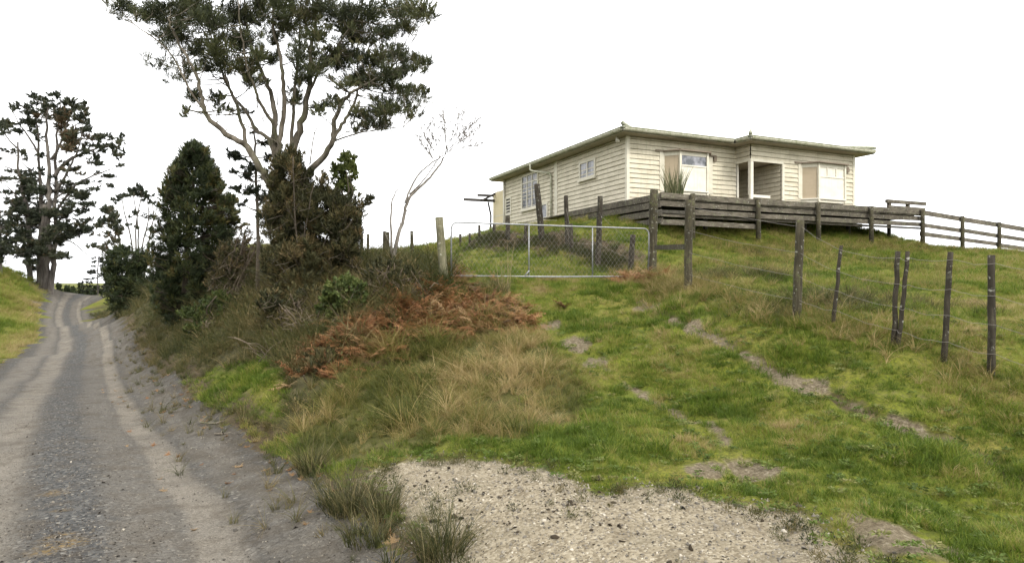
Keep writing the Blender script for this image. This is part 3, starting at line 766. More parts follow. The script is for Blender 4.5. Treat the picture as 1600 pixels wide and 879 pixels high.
for hz_ in (.12, H-.25): MB().tube([(gl_, 0, hz_), (gl_+.13, .05, hz_)], .014, 6).build('hinge', M['steel'], gate)
rb = empty('short_rail', (3.3, 15.1, 2.0)); rb.location = (3.36, 15.0, 1.75)
tag(rb, 'short mossy rails spanning from the tall gate strainer to the next fence post', 'rail')
a = P(1024, 387, 15.0); b2 = P(1071, 386, 12.2)
def rel(p): return tuple(np.array(p)-np.array(rb.location))
MB().bar(rel(a), rel(b2), .04, .11, jit=.006).build('board', M['post'], rb)
MB().bar(rel(P(1024, 330, 15.0)), rel(P(1071, 333, 12.2)), .03, .06, jit=.004).build('board', rm, rb)

# wire fence to the right foreground
def wire_fence(name, specs, label, wires, nw, mats, wr=.0022, sag=.03):
    o0 = P(specs[0][2], specs[0][3], specs[0][4]); root = empty(name, (float(o0[0]), float(o0[1]), gz(o0[0], o0[1])), 0, label, 'fence')
    lines = []
    for (px0, py0, px1, py1, Y, r, kind) in specs:
        ob, top = post_obj('batten' if kind == 'b' else 'post', px0, py0, px1, py1, Y, r, mats[kind], root, n=6 if kind == 'b' else 10, wob=.008 if kind == 'b' else .004, sink=.06 if kind == 'b' else .3)
        lines.append((np.array(ob.location)+np.array(root.location), top))
    for w_ in wires:
        mb = MB(); pts = []
        for (f, t) in lines: pts.append(f+(t-f)*w_+np.array([0, -.06, 0]))
        allp = []
        for p, q in zip(pts[:-1], pts[1:]):
            for k in range(6):
                s = k/6; allp.append(p*(1-s)+q*s-np.array([0, 0, sag*4*s*(1-s)*random.uniform(.6, 1.3)]))
        allp.append(pts[-1])
        mb.tube([tuple(p-np.array(root.location)) for p in allp], wr, 4, False)
        mb.build('wire', M['wire'], root)
    return root
mt = {'p': M['post'], 'b': M['batten']}
wire_fence('wire_fence', [(1076, 313, 1075, 456, 12.0, .075, 'p'), (1250, 345, 1245, 500, 9.0, .060, 'p'), (1315, 384, 1301, 516, 8.4, .026, 'b'), (1403, 393, 1396, 548, 7.75, .032, 'b'),
            (1419, 393, 1403, 546, 7.7, .028, 'b'), (1485, 394, 1474, 561, 7.3, .034, 'b'), (1549, 399, 1548, 580, 7.0, .040, 'b'), (1700, 420, 1700, 640, 6.2, .045, 'b')],
           'slack wire fence on rough round posts and split battens along the near field', (.18, .42, .66, .93), 4, mt, .0021, .03)
wire_fence('wire_fence', [(989, 367, 985, 424, 16.2, .07, 'p'), (938, 307, 934, 410, 17.3, .075, 'p'), (892, 350, 893, 384, 19.2, .06, 'p'), (884, 306, 887, 374, 20.0, .07, 'p'), (839, 288, 847, 372, 21, .10, 'p'),
            (822, 349, 821, 374, 21.3, .06, 'p'), (793, 337, 794, 374, 22.5, .08, 'p'), (772, 351, 772, 368, 23.6, .06, 'p'), (749, 352, 749, 384, 24, .05, 'p'), (734, 365, 734, 389, 24.5, .045, 'p'), (719, 366, 720, 392, 25, .05, 'p')],
           'dark uneven fence posts along the cut bank below the house side', (.35, .75), 2, {'p': M['batten']}, .0025)
wire_fence('wire_fence', [(565, 366, 565, 396, 20, .05, 'p'), (575, 366, 575, 396, 20.6, .045, 'p'), (601, 362, 602, 398, 19, .06, 'p'), (606, 363, 607, 398, 19.3, .05, 'p'), (643, 361, 645, 400, 18, .045, 'p')],
           'grey fence posts on the grassy skyline beside the bare leaning sapling', (.4, .8), 2, mt, .002)
# ------------------------------------------------------------------ foliage builders
def leaf_cloud(rg, C_, D, L, W, tint):
    """rhombic leaves: centres, axes, lengths, widths"""
    C_ = np.asarray(C_, float); n = len(C_)
    D = D/np.maximum(np.linalg.norm(D, axis=1, keepdims=True), 1e-6)
    S = np.cross(D, rg.normal(size=(n, 3))); S /= np.maximum(np.linalg.norm(S, axis=1, keepdims=True), 1e-6)
    L = np.asarray(L)[:, None]; W = np.asarray(W)[:, None]
    V = np.stack([C_-D*L*.5, C_+S*W*.5+D*L*.08, C_+D*L*.5, C_-S*W*.5-D*L*.08], 1).reshape(-1, 3)
    Q = np.arange(4*n).reshape(-1, 4)
    return V, Q, np.repeat(tint, 4)
def smooth(pts, n=4):
    p = np.array(pts, float); t = np.linspace(0, len(p)-1, (len(p)-1)*n+1)
    return np.stack([_cr(p[:, i], t) for i in range(p.shape[1])], 1)
LK = 16
class Tree:
    def __init__(s, name, Y, foot, label, cat='tree', group=None, bark='kbark', leaf='kleaf', seed=1):
        """foot = pixel of the stem base at depth Y, the base sits on the ground"""
        s.Y = Y; s.rg = np.random.default_rng(seed)
        f = P(*foot, Y); s.base = np.array([f[0], f[1], gz(f[0], f[1])])
        s.root = empty(name, tuple(map(float, s.base)), 0, label, cat, group)
        s.mb = MB(); s.stem = []; s.leafs = []; s.bark = bark; s.leaf = leaf
    def pt(s, px, py, dy=0): return P(px, py, s.Y+dy)
    def limb(s, pts, r0, r1, n=7, dys=None, down=False):
        """pts: pixels; dys: depth offsets"""
        k = len(pts)
        if dys is None: dys = (0, s.rg.normal(0, .06*s.Y*.5))
        if len(dys) == 2: dys = np.linspace(dys[0], dys[1], k)
        w = np.array([s.pt(a, b, c) for (a, b), c in zip(pts, dys)])
        if down: w = np.vstack([np.array([w[0][0], w[0][1], gz(w[0][0], w[0][1])-.25]), w])
        w = smooth(w, 4); m = len(w)
        w[1:-1] += s.rg.normal(0, r0*.18, (m-2, 3))
        rad = np.linspace(r0, r1, m)
        s.mb.tube([tuple(p-s.base) for p in w], list(rad), n, rough=.06)
        for p, r in zip(w, rad): s.stem.append((p, r))
    def near(s, c, below=True):
        P_ = np.array([p for p, r in s.stem]); dd = np.linalg.norm(P_-c, axis=1)+(3*np.maximum(P_[:, 2]-c[2], 0) if below else 0)
        k = dd.argmin(); return P_[k], s.stem[k][1]
    def clump(s, px, py, rx, ry, dy=None, den=1., L=.13, W=.035, up=.7, depth=None, twig=True, tint=(.2, .8), twr=.012, fill=1., align=.55):
        """a cloud of sprigs of radius rx, ry pixels round a pixel, on its own twig"""
        Yc = s.Y+(dy if dy is not None else s.rg.normal(0, .05*s.Y))
        c = P(px, py, Yc); k = Yc/F; rg = s.rg
        a, b = rx*k, ry*k; dp = depth if depth else (a+b)*.5
        area = math.pi*a*b
        n = max(8, int(den*area/(L*W)*LK))
        # branchlets inside the clump
        nb = max(4, int(n/13))
        u = rg.normal(size=(nb, 3)); u /= np.linalg.norm(u, axis=1, keepdims=True); u *= rg.uniform(0, 1, (nb, 1))**.45
        bc = c+u*np.array([a, dp, b])
        start = c-np.array([0, 0, b*.7])
        if twig:
            q, r = s.near(c)
            mid = (q+c)/2+np.array([0, 0, -.08*np.linalg.norm(c-q)])+rg.normal(0, .04*np.linalg.norm(c-q)+.001, 3)
            w = smooth([q, mid, c], 4); s.mb.tube([tuple(p-s.base) for p in w], list(np.linspace(min(r*.7, twr*2.2), twr*.5, len(w))), 4, False)
            for j in range(min(nb, 8)):
                q0 = w[rg.integers(len(w)//2, len(w))]; m_ = (q0+bc[j])/2+rg.normal(0, .02*a+.001, 3)
                s.mb.tube([tuple(p-s.base) for p in (q0, m_, bc[j])], [twr*.6, twr*.45, twr*.2], 3, False)
        bd = u+np.array([0, 0, up]); bd /= np.linalg.norm(bd, axis=1, keepdims=True)
        i = rg.integers(0, nb, n); ln = .36*(a+b)/2*fill
        tt = rg.uniform(-1, 1, (n, 1))
        C_ = bc[i]+bd[i]*tt*ln+rg.normal(0, ln*.33, (n, 3))
        D = bd[i]+rg.normal(0, align, (n, 3))
        base_t = rg.uniform(*tint)
        T = np.clip(base_t+rg.normal(0, .12, n)+.18*rg.normal(0, 1, nb)[i]*.6, 0, 1)
        s.leafs.append((C_, D, L*rg.uniform(.6, 1.3, n), W*rg.uniform(.6, 1.3, n), T))
    def done(s, trunk='trunk', crown='crown'):
        if s.mb.v: s.mb.build(trunk, M[s.bark], s.root)
        if s.leafs:
            C_, D, L, W, T = [np.concatenate([l[i] for l in s.leafs]) for i in range(5)]
            V, Q, TT = leaf_cloud(s.rg, C_-s.base, D, L, W, T)
            link(crown, np_mesh(crown, V, Q, 4, {'tint': TT}), M[s.leaf], s.root)
        return s.root

# ---- the tall many stemmed tree on the bank
t = Tree('tree', 15.0, (452, 442), 'tall many stemmed tree with grey limbs and dark wide crown on the road bank', leaf='kleaf', seed=11)
t.limb([(448, 420), (446, 350), (442, 300)], .17, .14, 9, (0, 0), True)
t.limb([(462, 425), (464, 350), (462, 280)], .16, .13, 9, (.1, .1), True)
t.limb([(440, 380), (430, 310), (415, 278), (404, 259), (385, 229), (366, 218), (340, 199), (321, 176), (314, 150), (310, 128), (303, 109), (288, 83), (272, 55), (262, 30)], 0.094, 0.016, 8, (0, -1.2))
t.limb([(321, 176), (296, 140), (273, 94), (250, 68), (209, 38), (190, 18)], 0.027, 0.006, 6, (-.7, -1.3))
t.limb([(404, 259), (395, 240), (385, 225), (374, 180), (363, 150), (351, 124), (340, 94), (330, 60), (325, 20)], 0.058, 0.012, 7, (-.2, .9))
t.limb([(436, 262), (419, 218), (400, 203), (385, 176), (370, 158), (359, 139), (350, 100), (352, 60)], 0.055, 0.011, 7, (0, 1.6))
t.limb([(432, 225), (427, 195), (415, 176), (404, 154), (397, 135), (385, 105), (381, 75), (375, 40), (372, -10)], 0.047, 0.011, 7, (0, -1.0))
t.limb([(442, 300), (430, 248), (430, 210), (428, 169), (423, 143), (408, 113), (393, 75), (385, 30), (380, -40)], 0.086, 0.016, 8, (0, .4))
t.limb([(444, 300), (436, 248), (438, 210), (445, 161), (442, 124), (436, 83), (428, 56), (427, 19), (425, -60)], 0.074, 0.016, 8, (0, -.8))
t.limb([(452, 260), (458, 190), (460, 143), (464, 109), (468, 70), (470, 20), (474, -60)], 0.047, 0.011, 7, (0, 1.4))
t.limb([(462, 282), (460, 233), (472, 195), (479, 158), (483, 113), (487, 75), (494, 30), (500, -40)], 0.101, 0.024, 8, (.1, .3))
t.limb([(465, 300), (483, 270), (505, 248), (520, 218), (524, 188), (535, 161), (554, 143), (580, 128), (610, 108)], 0.086, 0.014, 8, (.1, -.6))
t.limb([(520, 218), (535, 195), (547, 176), (558, 150), (565, 120), (575, 80), (590, 40)], 0.047, 0.010, 7, (-.2, 1.0))
t.limb([(522, 221), (554, 210), (592, 203), (630, 199)], 0.023, 0.005, 5, (-.1, -.8))
t.limb([(490, 262), (512, 232), (530, 214), (575, 190)], 0.023, 0.006, 5, (0, .6))
t.limb([(484, 258), (490, 215), (496, 200), (510, 192)], 0.017, 0.005, 5, (0, .4))
t.limb([(486, 120), (508, 95), (540, 70), (580, 30), (620, 0)], 0.039, 0.010, 6, (.2, .9))
t.limb([(482, 150), (500, 110), (530, 70), (560, 20), (580, -30)], 0.035, 0.010, 6, (.2, -1.1))
CL = [(185, 8, 18, 14), (215, 22, 25, 14), (250, 25, 28, 20), (290, 22, 35, 26), (330, 30, 30, 22), (365, 20, 28, 20), (275, 50, 35, 11), (300, 78, 18, 10), (335, 70, 32, 18), (375, 65, 28, 20),
      (345, 100, 36, 16), (385, 105, 28, 16), (320, 105, 14, 7), (305, 150, 18, 12), (335, 152, 12, 12), (290, 172, 8, 7), (395, 130, 22, 11), (405, 88, 18, 14), (345, 170, 13, 4), (385, 175, 13, 4),
      (405, 20, 22, 18), (440, 15, 22, 22), (430, 60, 12, 12), (450, 40, 26, 18), (480, 15, 36, 24), (520, 10, 36, 16), (470, 85, 20, 18), (500, 55, 26, 16), (535, 30, 36, 18), (570, 20, 32, 18),
      (610, 20, 36, 20), (640, 12, 28, 18), (662, 26, 16, 13), (560, 55, 30, 16), (600, 50, 28, 14), (640, 45, 22, 11), (490, 100, 28, 17), (520, 95, 25, 19), (545, 80, 28, 17), (580, 90, 28, 16),
      (615, 80, 28, 11), (650, 90, 26, 9), (668, 98, 12, 8), (540, 125, 22, 10), (570, 120, 38, 16), (605, 120, 32, 15), (640, 110, 22, 11), (625, 135, 26, 9), (652, 142, 16, 7), (500, 170, 16, 10),
      (520, 160, 12, 8), (555, 175, 16, 11), (578, 180, 28, 11), (610, 170, 28, 11), (632, 165, 18, 7), (642, 180, 12, 6), (590, 195, 18, 8), (560, 197, 13, 8), (470, 120, 18, 14), (460, 150, 12, 10), (310, 8, 30, 16), (425, 95, 14, 10)]
for (x, y, a, b) in CL:
    for q_ in range(2):
        t.clump(x+t.rg.normal(0, a*.25), y+t.rg.normal(0, b*.25), a*.85, b*.85, den=.40, L=.15, W=.018, up=.8, tint=(.1, .85), fill=1., align=.33, twr=.009)
for k in range(140):     # thin feathery fill between the masses
    an = t.rg.uniform(0, 3.14); rr_ = t.rg.uniform(.45, .98)**.6; x, y = 425+math.cos(an)*240*rr_, 178-math.sin(an)*185*rr_
    if x < 300 and y > 60+(x-200)*1.1: continue
    if abs(x-440) < 60 and y > 120: continue
    t.clump(x, y, t.rg.uniform(9, 20), t.rg.uniform(8, 15), den=.13, L=.15, W=.014, up=1.0, tint=(.2, .9), align=.3, twr=.007)
for k in range(130):     # fine bare twigs rising through the crown
    p_, r_ = t.stem[t.rg.integers(len(t.stem))]
    if p_[2] < 4.6: continue
    Yp = p_[1]; px_, py_0 = 800+p_[0]/Yp*F, 440-(p_[2]-CAMZ)/Yp*F; an = t.rg.uniform(.5, 2.64); ll = t.rg.uniform(25, 70)
    t.limb([(px_, py_0), (px_+math.cos(an)*ll*.5+t.rg.normal(0, 4), py_0-math.sin(an)*ll*.45), (px_+math.cos(an)*ll, py_0-math.sin(an)*ll)], .012, .004, 4, (Yp-15, Yp-15+t.rg.normal(0, .4)))
for k in range(58):
    x = t.rg.uniform(215, 640); y = t.rg.uniform(-150, -18)
    if abs(x-430)/230 > 1-(-y)/330: continue
    t.clump(x, y, t.rg.uniform(20, 38), t.rg.uniform(12, 24), den=.45, L=.18, W=.03, tint=(.1, .8))
for k in range(190):     # loose sprays round the rim
    x, y, a, b = CL[t.rg.integers(len(CL))]
    an = t.rg.uniform(0, 6.28); t.clump(x+a*math.cos(an), y-b*.9*math.sin(an), t.rg.uniform(5, 11), t.rg.uniform(4, 9), den=.28, L=.15, W=.014, up=.9, tint=(.2, .95), twr=.005, align=.3)
t.done()

# ---- thin pine behind, its pole in front of the scrub
t = Tree('pine_tree', 16.5, (404, 475), 'slim dark young pine on a bare pole left of the tall multi stemmed tree', bark='dbark', leaf='pleaf', seed=5)
t.limb([(404, 475), (403, 400), (403, 330), (400, 270), (398, 225), (396, 205)], .06, .02, 7, (0, 0), True)
for (x, y, a, b) in [(372, 245, 18, 7), (392, 262, 18, 8), (410, 222, 10, 8), (400, 205, 8, 7), (385, 275, 16, 7), (372, 295, 14, 6), (395, 298, 18, 10), (412, 310, 14, 10), (415, 275, 12, 10), (378, 318, 10, 5), (410, 335, 12, 8), (420, 245, 10, 8), (362, 238, 9, 5), (366, 268, 10, 5)]:
    t.clump(x, y, a, b, dy=t.rg.normal(0, .4), den=.75, L=.2, W=.03, up=.3, tint=(.1, .55), fill=.8)
t.done()

# ---- brown green scrub wrapped round the foot of the tall tree
def bush(name, Y, foot, shapes, label, leaf, bark='dbark', seed=1, den=.8, L=.1, W=.035, up=.4, tint=(.1, .8), nst=9, group=None, cat='shrub', dspread=None, sticks=0):
    """shapes: pixel ellipses filled with many small clumps"""
    t = Tree(name, Y, foot, label, cat, group, bark, leaf, seed); rg = t.rg
    for k in range(nst):
        x, y, a, b = shapes[rg.integers(len(shapes))]
        ex, ey = x+rg.uniform(-a, a)*.7, y-rg.uniform(-.4, .8)*b
        t.limb([(foot[0]+rg.normal(0, 6), foot[1]-4), ((foot[0]*.6+ex*.4)+rg.normal(0, 6), foot[1]*.5+ey*.5), (ex, ey)], .035*Y/14, .008*Y/14, 5, (rg.normal(0, .1), rg.normal(0, .35)), True)
    for k in range(sticks):
        x, y, a, b = shapes[rg.integers(len(shapes))]
        sx, sy = x+rg.uniform(-a, a), y+rg.uniform(-.2, 1)*b; an = rg.uniform(.2, 2.9); ll = rg.uniform(.3, .8)*b
        t.limb([(sx, sy), (sx+math.cos(an)*ll*.5+rg.normal(0, 3), sy-math.sin(an)*ll*.5), (sx+math.cos(an)*ll, sy-math.sin(an)*ll)], .009*Y/14, .003*Y/14, 3, (-.1-.02*a, -.3-.025*a))
    for (x, y, a, b) in shapes:
        n = max(5, int(a*b/24))
        for k in range(n):
            th = rg.uniform(0, 6.28); r = rg.uniform(.15, 1)**.5
            ca, cb = rg.uniform(.18, .34)*a+2, rg.uniform(.16, .3)*b+2
            cx, cy = x+math.cos(th)*a*r*.88, y+math.sin(th)*b*r*.88
            dmax = (dspread if dspread else a*Y/F)
            dy = rg.uniform(-1, 1)*dmax*math.sqrt(max(0, 1-r*r*.9))
            t.clump(cx, cy, min(ca, 24)*1.1, min(cb, 24)*1.1, dy=dy, den=den*.5, L=L, W=W, up=up, tint=tint, twig=(rg.uniform() < .25), twr=.006*Y/14, align=.4)
    t.done('stems', 'foliage')
bush('shrub', 14.2, (475, 470), [(448, 275, 28, 46), (442, 340, 30, 46), (500, 325, 46, 32), (510, 375, 50, 34), (470, 415, 52, 40), (545, 350, 26, 36), (490, 285, 26, 18), (562, 312, 20, 12), (440, 420, 26, 40), (530, 410, 34, 30)],
     'dense brown green scrub wrapped round the foot of the tall tree', 'sleaf', seed=21, den=.85, L=.13, W=.018, up=.8, tint=(.05, .85), nst=16, sticks=90)
bush('shrub', 14.6, (545, 330), [(543, 252, 20, 13), (528, 272, 16, 16), (538, 292, 16, 14), (548, 270, 14, 14)], 'small bright green bush top showing above the brown scrub', 'gleaf', seed=22, den=2.4, L=.09, W=.028, tint=(.55, 1), nst=7)
bush('shrub', 11.6, (535, 505), [(540, 462, 34, 28), (515, 480, 24, 22), (562, 478, 24, 20)], 'green broadleaf shrub low on the bank below the brown scrub', 'gleaf', seed=23, den=.8, L=.07, W=.04, tint=(.15, .85), nst=9)
bush('shrub', 12.6, (610, 470), [(600, 425, 32, 22), (635, 432, 26, 16), (585, 450, 30, 24), (630, 455, 30, 14)], 'dark twiggy brush in front of the skyline posts near the pale gate post', 'sleaf', 'brush', seed=24, den=.42, L=.09, W=.022, up=.9, tint=(.1, .75), nst=22, sticks=60)
bush('shrub', 13.0, (455, 520), [(440, 480, 36, 34), (480, 480, 30, 30), (465, 515, 34, 24)], 'shady dark scrub on the bank under the slim pine pole', 'sleaf', 'brush', seed=25, den=.5, L=.09, W=.03, up=.7, tint=(.0, .65), nst=22, sticks=70)
bush('shrub', 18.0, (362, 475), [(360, 400, 24, 34), (345, 440, 22, 28), (380, 440, 22, 34), (395, 390, 16, 26), (385, 365, 16, 14)], 'dead brown brushwood between the conical tree and the slim pine', 'sleaf', 'brush', seed=26, den=.30, L=.12, W=.02, up=.8, tint=(.3, .9), nst=26, sticks=90)
bush('shrub', 17.0, (330, 510), [(335, 480, 26, 24), (300, 500, 24, 20), (365, 490, 26, 22)], 'low grey green weeds bushing at the foot of the conical tree', 'gleaf', 'brush', seed=27, den=.45, L=.11, W=.03, up=.9, tint=(.0, .6), nst=12)

bush('shrub', 9.9, (500, 610), [(505, 578, 36, 30), (475, 600, 32, 28), (535, 592, 30, 24)], 'dark olive scrub low on the bank face between the green patch and dry grass', 'sleaf', 'brush', seed=28, den=.5, L=.10, W=.014, up=1.0, tint=(.2, .9), nst=18)
bush('shrub', 10.6, (640, 560), [(640, 540, 34, 18), (685, 538, 36, 18)], 'scruffy brown green scrub in the bank grass just below the bracken', 'sleaf', 'brush', seed=29, den=.28, L=.10, W=.014, up=1.0, tint=(.3, .95), nst=16)
# ---- conical dark tree
t = Tree('conifer_tree', 22.0, (290, 505), 'dense dark conical tree on the roadside bank with browned right flank', bark='dbark', leaf='tleaf', seed=31)
t.limb([(290, 500), (292, 400), (300, 300), (303, 232)], .16, .02, 8, (0, 0), True)
prof = [(228, 296, 308), (245, 284, 326), (262, 274, 332), (300, 256, 345), (330, 250, 362), (360, 244, 368), (400, 238, 362), (440, 238, 345), (480, 246, 335), (505, 255, 325)]
py_, pl_, pr_ = map(np.array, zip(*prof))
for k in range(480):
    y = t.rg.uniform(230, 505); l, r = np.interp(y, py_, pl_), np.interp(y, py_, pr_); hw = (r-l)/2
    th = t.rg.uniform(0, 6.28); rad = t.rg.uniform(.35, 1)**.5
    x = (l+r)/2+math.cos(th)*hw*rad*.96; dy = -math.sin(th)*hw*rad*.022
    br = 1 if (x > 322 and 280 < y < 360) else 0
    t.clump(x, y, t.rg.uniform(8, 15), t.rg.uniform(6, 11), dy=dy, den=.38, L=.22, W=.022, up=.6, align=.3, tint=(.5, .95) if br else (.1, .75), twig=(rad > .8 and t.rg.uniform() < .5), twr=.012, fill=.9)
for k in range(150):
    y = t.rg.uniform(226, 490); l, r = np.interp(y, py_, pl_), np.interp(y, py_, pr_); hw = (r-l)/2; sd = t.rg.choice([-1, 1]); o_ = t.rg.uniform(.88, 1.14)
    t.clump((l+r)/2+sd*hw*o_, y-3, t.rg.uniform(4, 9), t.rg.uniform(3, 6), dy=t.rg.normal(-.3, .6), den=.32, L=.2, W=.018, up=.9, align=.25, tint=(.35, 1), twr=.008)
for (x, y, a, b) in [(355, 310, 20, 16), (345, 290, 14, 10), (365, 330, 12, 10), (278, 262, 8, 6), (268, 300, 8, 6), (372, 345, 8, 5), (385, 352, 7, 4)]:
    for k in range(6): t.clump(x+t.rg.normal(0, a*.4), y+t.rg.normal(0, b*.4), a*.5, b*.5, dy=t.rg.normal(-.3, .3), den=.6, L=.15, W=.04, tint=(.55, 1) if x > 320 else (.2, .6), twr=.01)
t.done()

# ---- clipped bush beyond it
bush('shrub', 40.0, (200, 500), [(200, 405, 34, 22), (195, 430, 34, 26), (205, 460, 34, 30), (225, 430, 22, 40), (186, 470, 18, 26), (222, 480, 20, 20)], 'rounded dark hedge bush beside the road beyond the conical tree', 'tleaf', seed=41, den=.6, L=.26, W=.05, tint=(.05, .6), nst=8)

# ---- big old pine by the crest
t = Tree('pine_tree', 85.0, (62, 447), 'huge old pine with several trunks and layered crown beside the road crest', bark='pbark', leaf='pleaf', seed=51)
for pts, r0, r1 in [([(46, 445), (45, 400), (44, 340), (36, 300), (30, 270), (28, 222)], .50, .12), ([(60, 447), (62, 400), (64, 330), (62, 284), (60, 227), (55, 180)], .55, .10),
                    ([(73, 448), (74, 400), (76, 330), (78, 300), (75, 250), (74, 200), (72, 165)], .62, .12), ([(80, 449), (84, 400), (86, 340), (87, 267), (89, 213), (95, 165)], .55, .10), ([(66, 448), (68, 380), (70, 320)], .5, .3)]:
    t.limb(pts, r0*.8, r1*.8, 8, (0, t.rg.normal(0, .6)), True)
for pts, r0 in [([(84, 276), (102, 256), (127, 242), (155, 231), (178, 228)], .30), ([(86, 300), (100, 280), (112, 255), (125, 225), (130, 190)], .22), ([(88, 330), (110, 300), (130, 282), (165, 268), (182, 262)], .18), ([(80, 250), (95, 225), (105, 195), (112, 172)], .2),
                ([(30, 235), (15, 220), (2, 200)], .14), ([(60, 240), (45, 215), (30, 195), (18, 172)], .15), ([(86, 350), (105, 335), (130, 325), (150, 318)], .16), ([(100, 375), (115, 380), (140, 402)], .12), ([(44, 340), (25, 325), (5, 300)], .14),
                ([(44, 330), (20, 300), (0, 285)], .12), ([(30, 270), (12, 262), (-8, 258)], .10), ([(30, 285), (14, 285), (-6, 280)], .10), ([(60, 280), (45, 265), (30, 250)], .1), ([(62, 300), (50, 285), (38, 275)], .1), ([(76, 300), (66, 285), (60, 262)], .1),
                ([(86, 310), (120, 290), (150, 287), (170, 290)], .12), ([(86, 360), (120, 348), (150, 345)], .12), ([(45, 380), (20, 360), (0, 345)], .12), ([(45, 400), (22, 385), (2, 380)], .1)]:
    t.limb(pts, r0, .04, 5, (0, t.rg.normal(0, 2.5)))
for k in range(80):
    x0 = t.rg.choice([45, 62, 76, 86]); y0 = t.rg.uniform(230, 410); sd = -1 if x0 < 60 else t.rg.choice([-1, 1, 1]); ll = t.rg.uniform(18, 70)*(.6 if y0 > 370 else 1)
    t.limb([(x0, y0), (x0+sd*ll*.5, y0-t.rg.uniform(2, 9)), (x0+sd*ll, y0-t.rg.uniform(-2, 8))], .06, .025, 3, (0, t.rg.normal(0, 3)))
    if t.rg.uniform() < .6: t.clump(x0+sd*ll, y0-3, t.rg.uniform(5, 11), 2.4, dy=t.rg.normal(0, 2.5), den=.5, L=.5, W=.09, up=.3, tint=(.2, .8), twig=False, align=.4)
PC = [(55, 152, 12, 5), (70, 156, 10, 5), (88, 150, 10, 6), (105, 160, 12, 7), (115, 170, 14, 8), (126, 180, 11, 7), (140, 190, 9, 6), (60, 168, 16, 7), (35, 170, 16, 4), (20, 168, 5, 4), (75, 182, 17, 10, 1), (95, 192, 18, 10, 1), (50, 188, 18, 7),
      (110, 205, 16, 10, 1), (120, 220, 16, 9, 1), (15, 195, 16, 7), (2, 200, 12, 8), (30, 205, 11, 5), (55, 206, 9, 7), (150, 216, 9, 6), (165, 212, 12, 7), (180, 225, 11, 10), (186, 240, 7, 9), (162, 230, 13, 7), (150, 245, 9, 5), (130, 236, 11, 7), (112, 230, 16, 9, 1),
      (125, 265, 14, 6, 1), (150, 256, 10, 5), (165, 276, 16, 3), (190, 259, 6, 3), (150, 295, 11, 3), (170, 290, 9, 3), (15, 235, 11, 3), (40, 240, 8, 4), (66, 243, 8, 4), (45, 290, 20, 11), (70, 300, 15, 9), (105, 300, 18, 8), (126, 305, 18, 8), (140, 320, 18, 4),
      (45, 320, 24, 11), (112, 358, 23, 8), (132, 355, 18, 6), (60, 345, 26, 11), (30, 350, 18, 7), (78, 375, 18, 12), (50, 385, 20, 8), (20, 375, 18, 6), (90, 395, 9, 6), (60, 410, 18, 9), (10, 330, 11, 4), (5, 300, 10, 3), (130, 345, 13, 4), (160, 330, 11, 5), (22, 268, 14, 3),
      (38, 275, 12, 3), (8, 280, 12, 3), (95, 335, 16, 6), (140, 285, 14, 3), (100, 320, 16, 4), (20, 315, 14, 4), (30, 395, 20, 8), (100, 370, 16, 8), (40, 360, 24, 9), (85, 335, 20, 8), (20, 340, 16, 6), (120, 325, 14, 6), (65, 330, 24, 10), (95, 355, 18, 8), (70, 395, 22, 10), (35, 300, 14, 5), (60, 270, 14, 5), (100, 285, 14, 5), (84, 165, 10, 6), (100, 178, 12, 7), (135, 205, 10, 7), (48, 175, 12, 5)]
for c in PC:
    x, y, a, b = c[:4]
    for k in range(6):
        t.clump(x+t.rg.normal(0, a*.55), y+t.rg.normal(0, b*.55), a*.55, b*.6, dy=t.rg.normal(0, 2.4), den=.72, L=.6, W=.10, up=.35, align=.4, tint=(.6, 1) if len(c) == 5 else (.1, .65), twr=.05, twig=k == 0, fill=.85)
t.done()
# ---- other trees about the crest
t = Tree('pine_tree', 75.0, (-6, 425), 'dark pine cut by the picture edge on the grass bank', bark='pbark', leaf='pleaf', seed=52)
t.limb([(1, 422), (1, 390), (0, 345), (-4, 300)], .2, .06, 6, (0, 0), True)
for k in range(26): t.clump(t.rg.uniform(-30, 14), t.rg.uniform(345, 408), 9, 6, dy=t.rg.normal(0, 1), den=.6, L=.5, W=.15, tint=(.1, .5), twr=.04)
t.done()
t = Tree('pine_tree', 72.0, (200, 470), 'flat topped umbrella pine on thin bare stems behind the hedge bush', bark='pbark', leaf='pleaf', seed=53)
for pts in [[(214, 460), (216, 390), (214, 340), (208, 306)], [(216, 460), (222, 390), (232, 340), (230, 312)], [(210, 460), (206, 380), (196, 340), (190, 308)], [(216, 440), (212, 370), (216, 330), (222, 306)], [(224, 440), (234, 370), (240, 340), (238, 318)]]:
    t.limb(pts, .14, .05, 6, (0, t.rg.normal(0, .8)), True)
for (x, y, a, b) in [(208, 300, 16, 6), (218, 297, 12, 6), (228, 308, 12, 6), (196, 306, 14, 3), (180, 313, 8, 4), (188, 308, 8, 3), (240, 316, 8, 5), (212, 333, 7, 3), (230, 338, 7, 4), (202, 338, 4, 2), (200, 352, 5, 2), (214, 356, 4, 2), (236, 358, 5, 3)]:
    for k in range(6): t.clump(x+t.rg.normal(0, a*.45), y+t.rg.normal(0, b*.45), a*.55, b*.6, dy=t.rg.normal(0, 1.4), den=.6, L=.5, W=.10, align=.4, tint=(.1, .55), twr=.04, twig=k == 0)
t.done()
t = Tree('pine_tree', 66.0, (188, 470), 'scruffy dark pine with tufted boughs between old pine and hedge bush', bark='pbark', leaf='pleaf', seed=54)
t.limb([(190, 465), (190, 420), (186, 370), (172, 330)], .18, .06, 6, (0, 0), True); t.limb([(188, 400), (172, 370), (158, 348)], .08, .03, 5); t.limb([(190, 420), (165, 395), (146, 385)], .08, .03, 5)
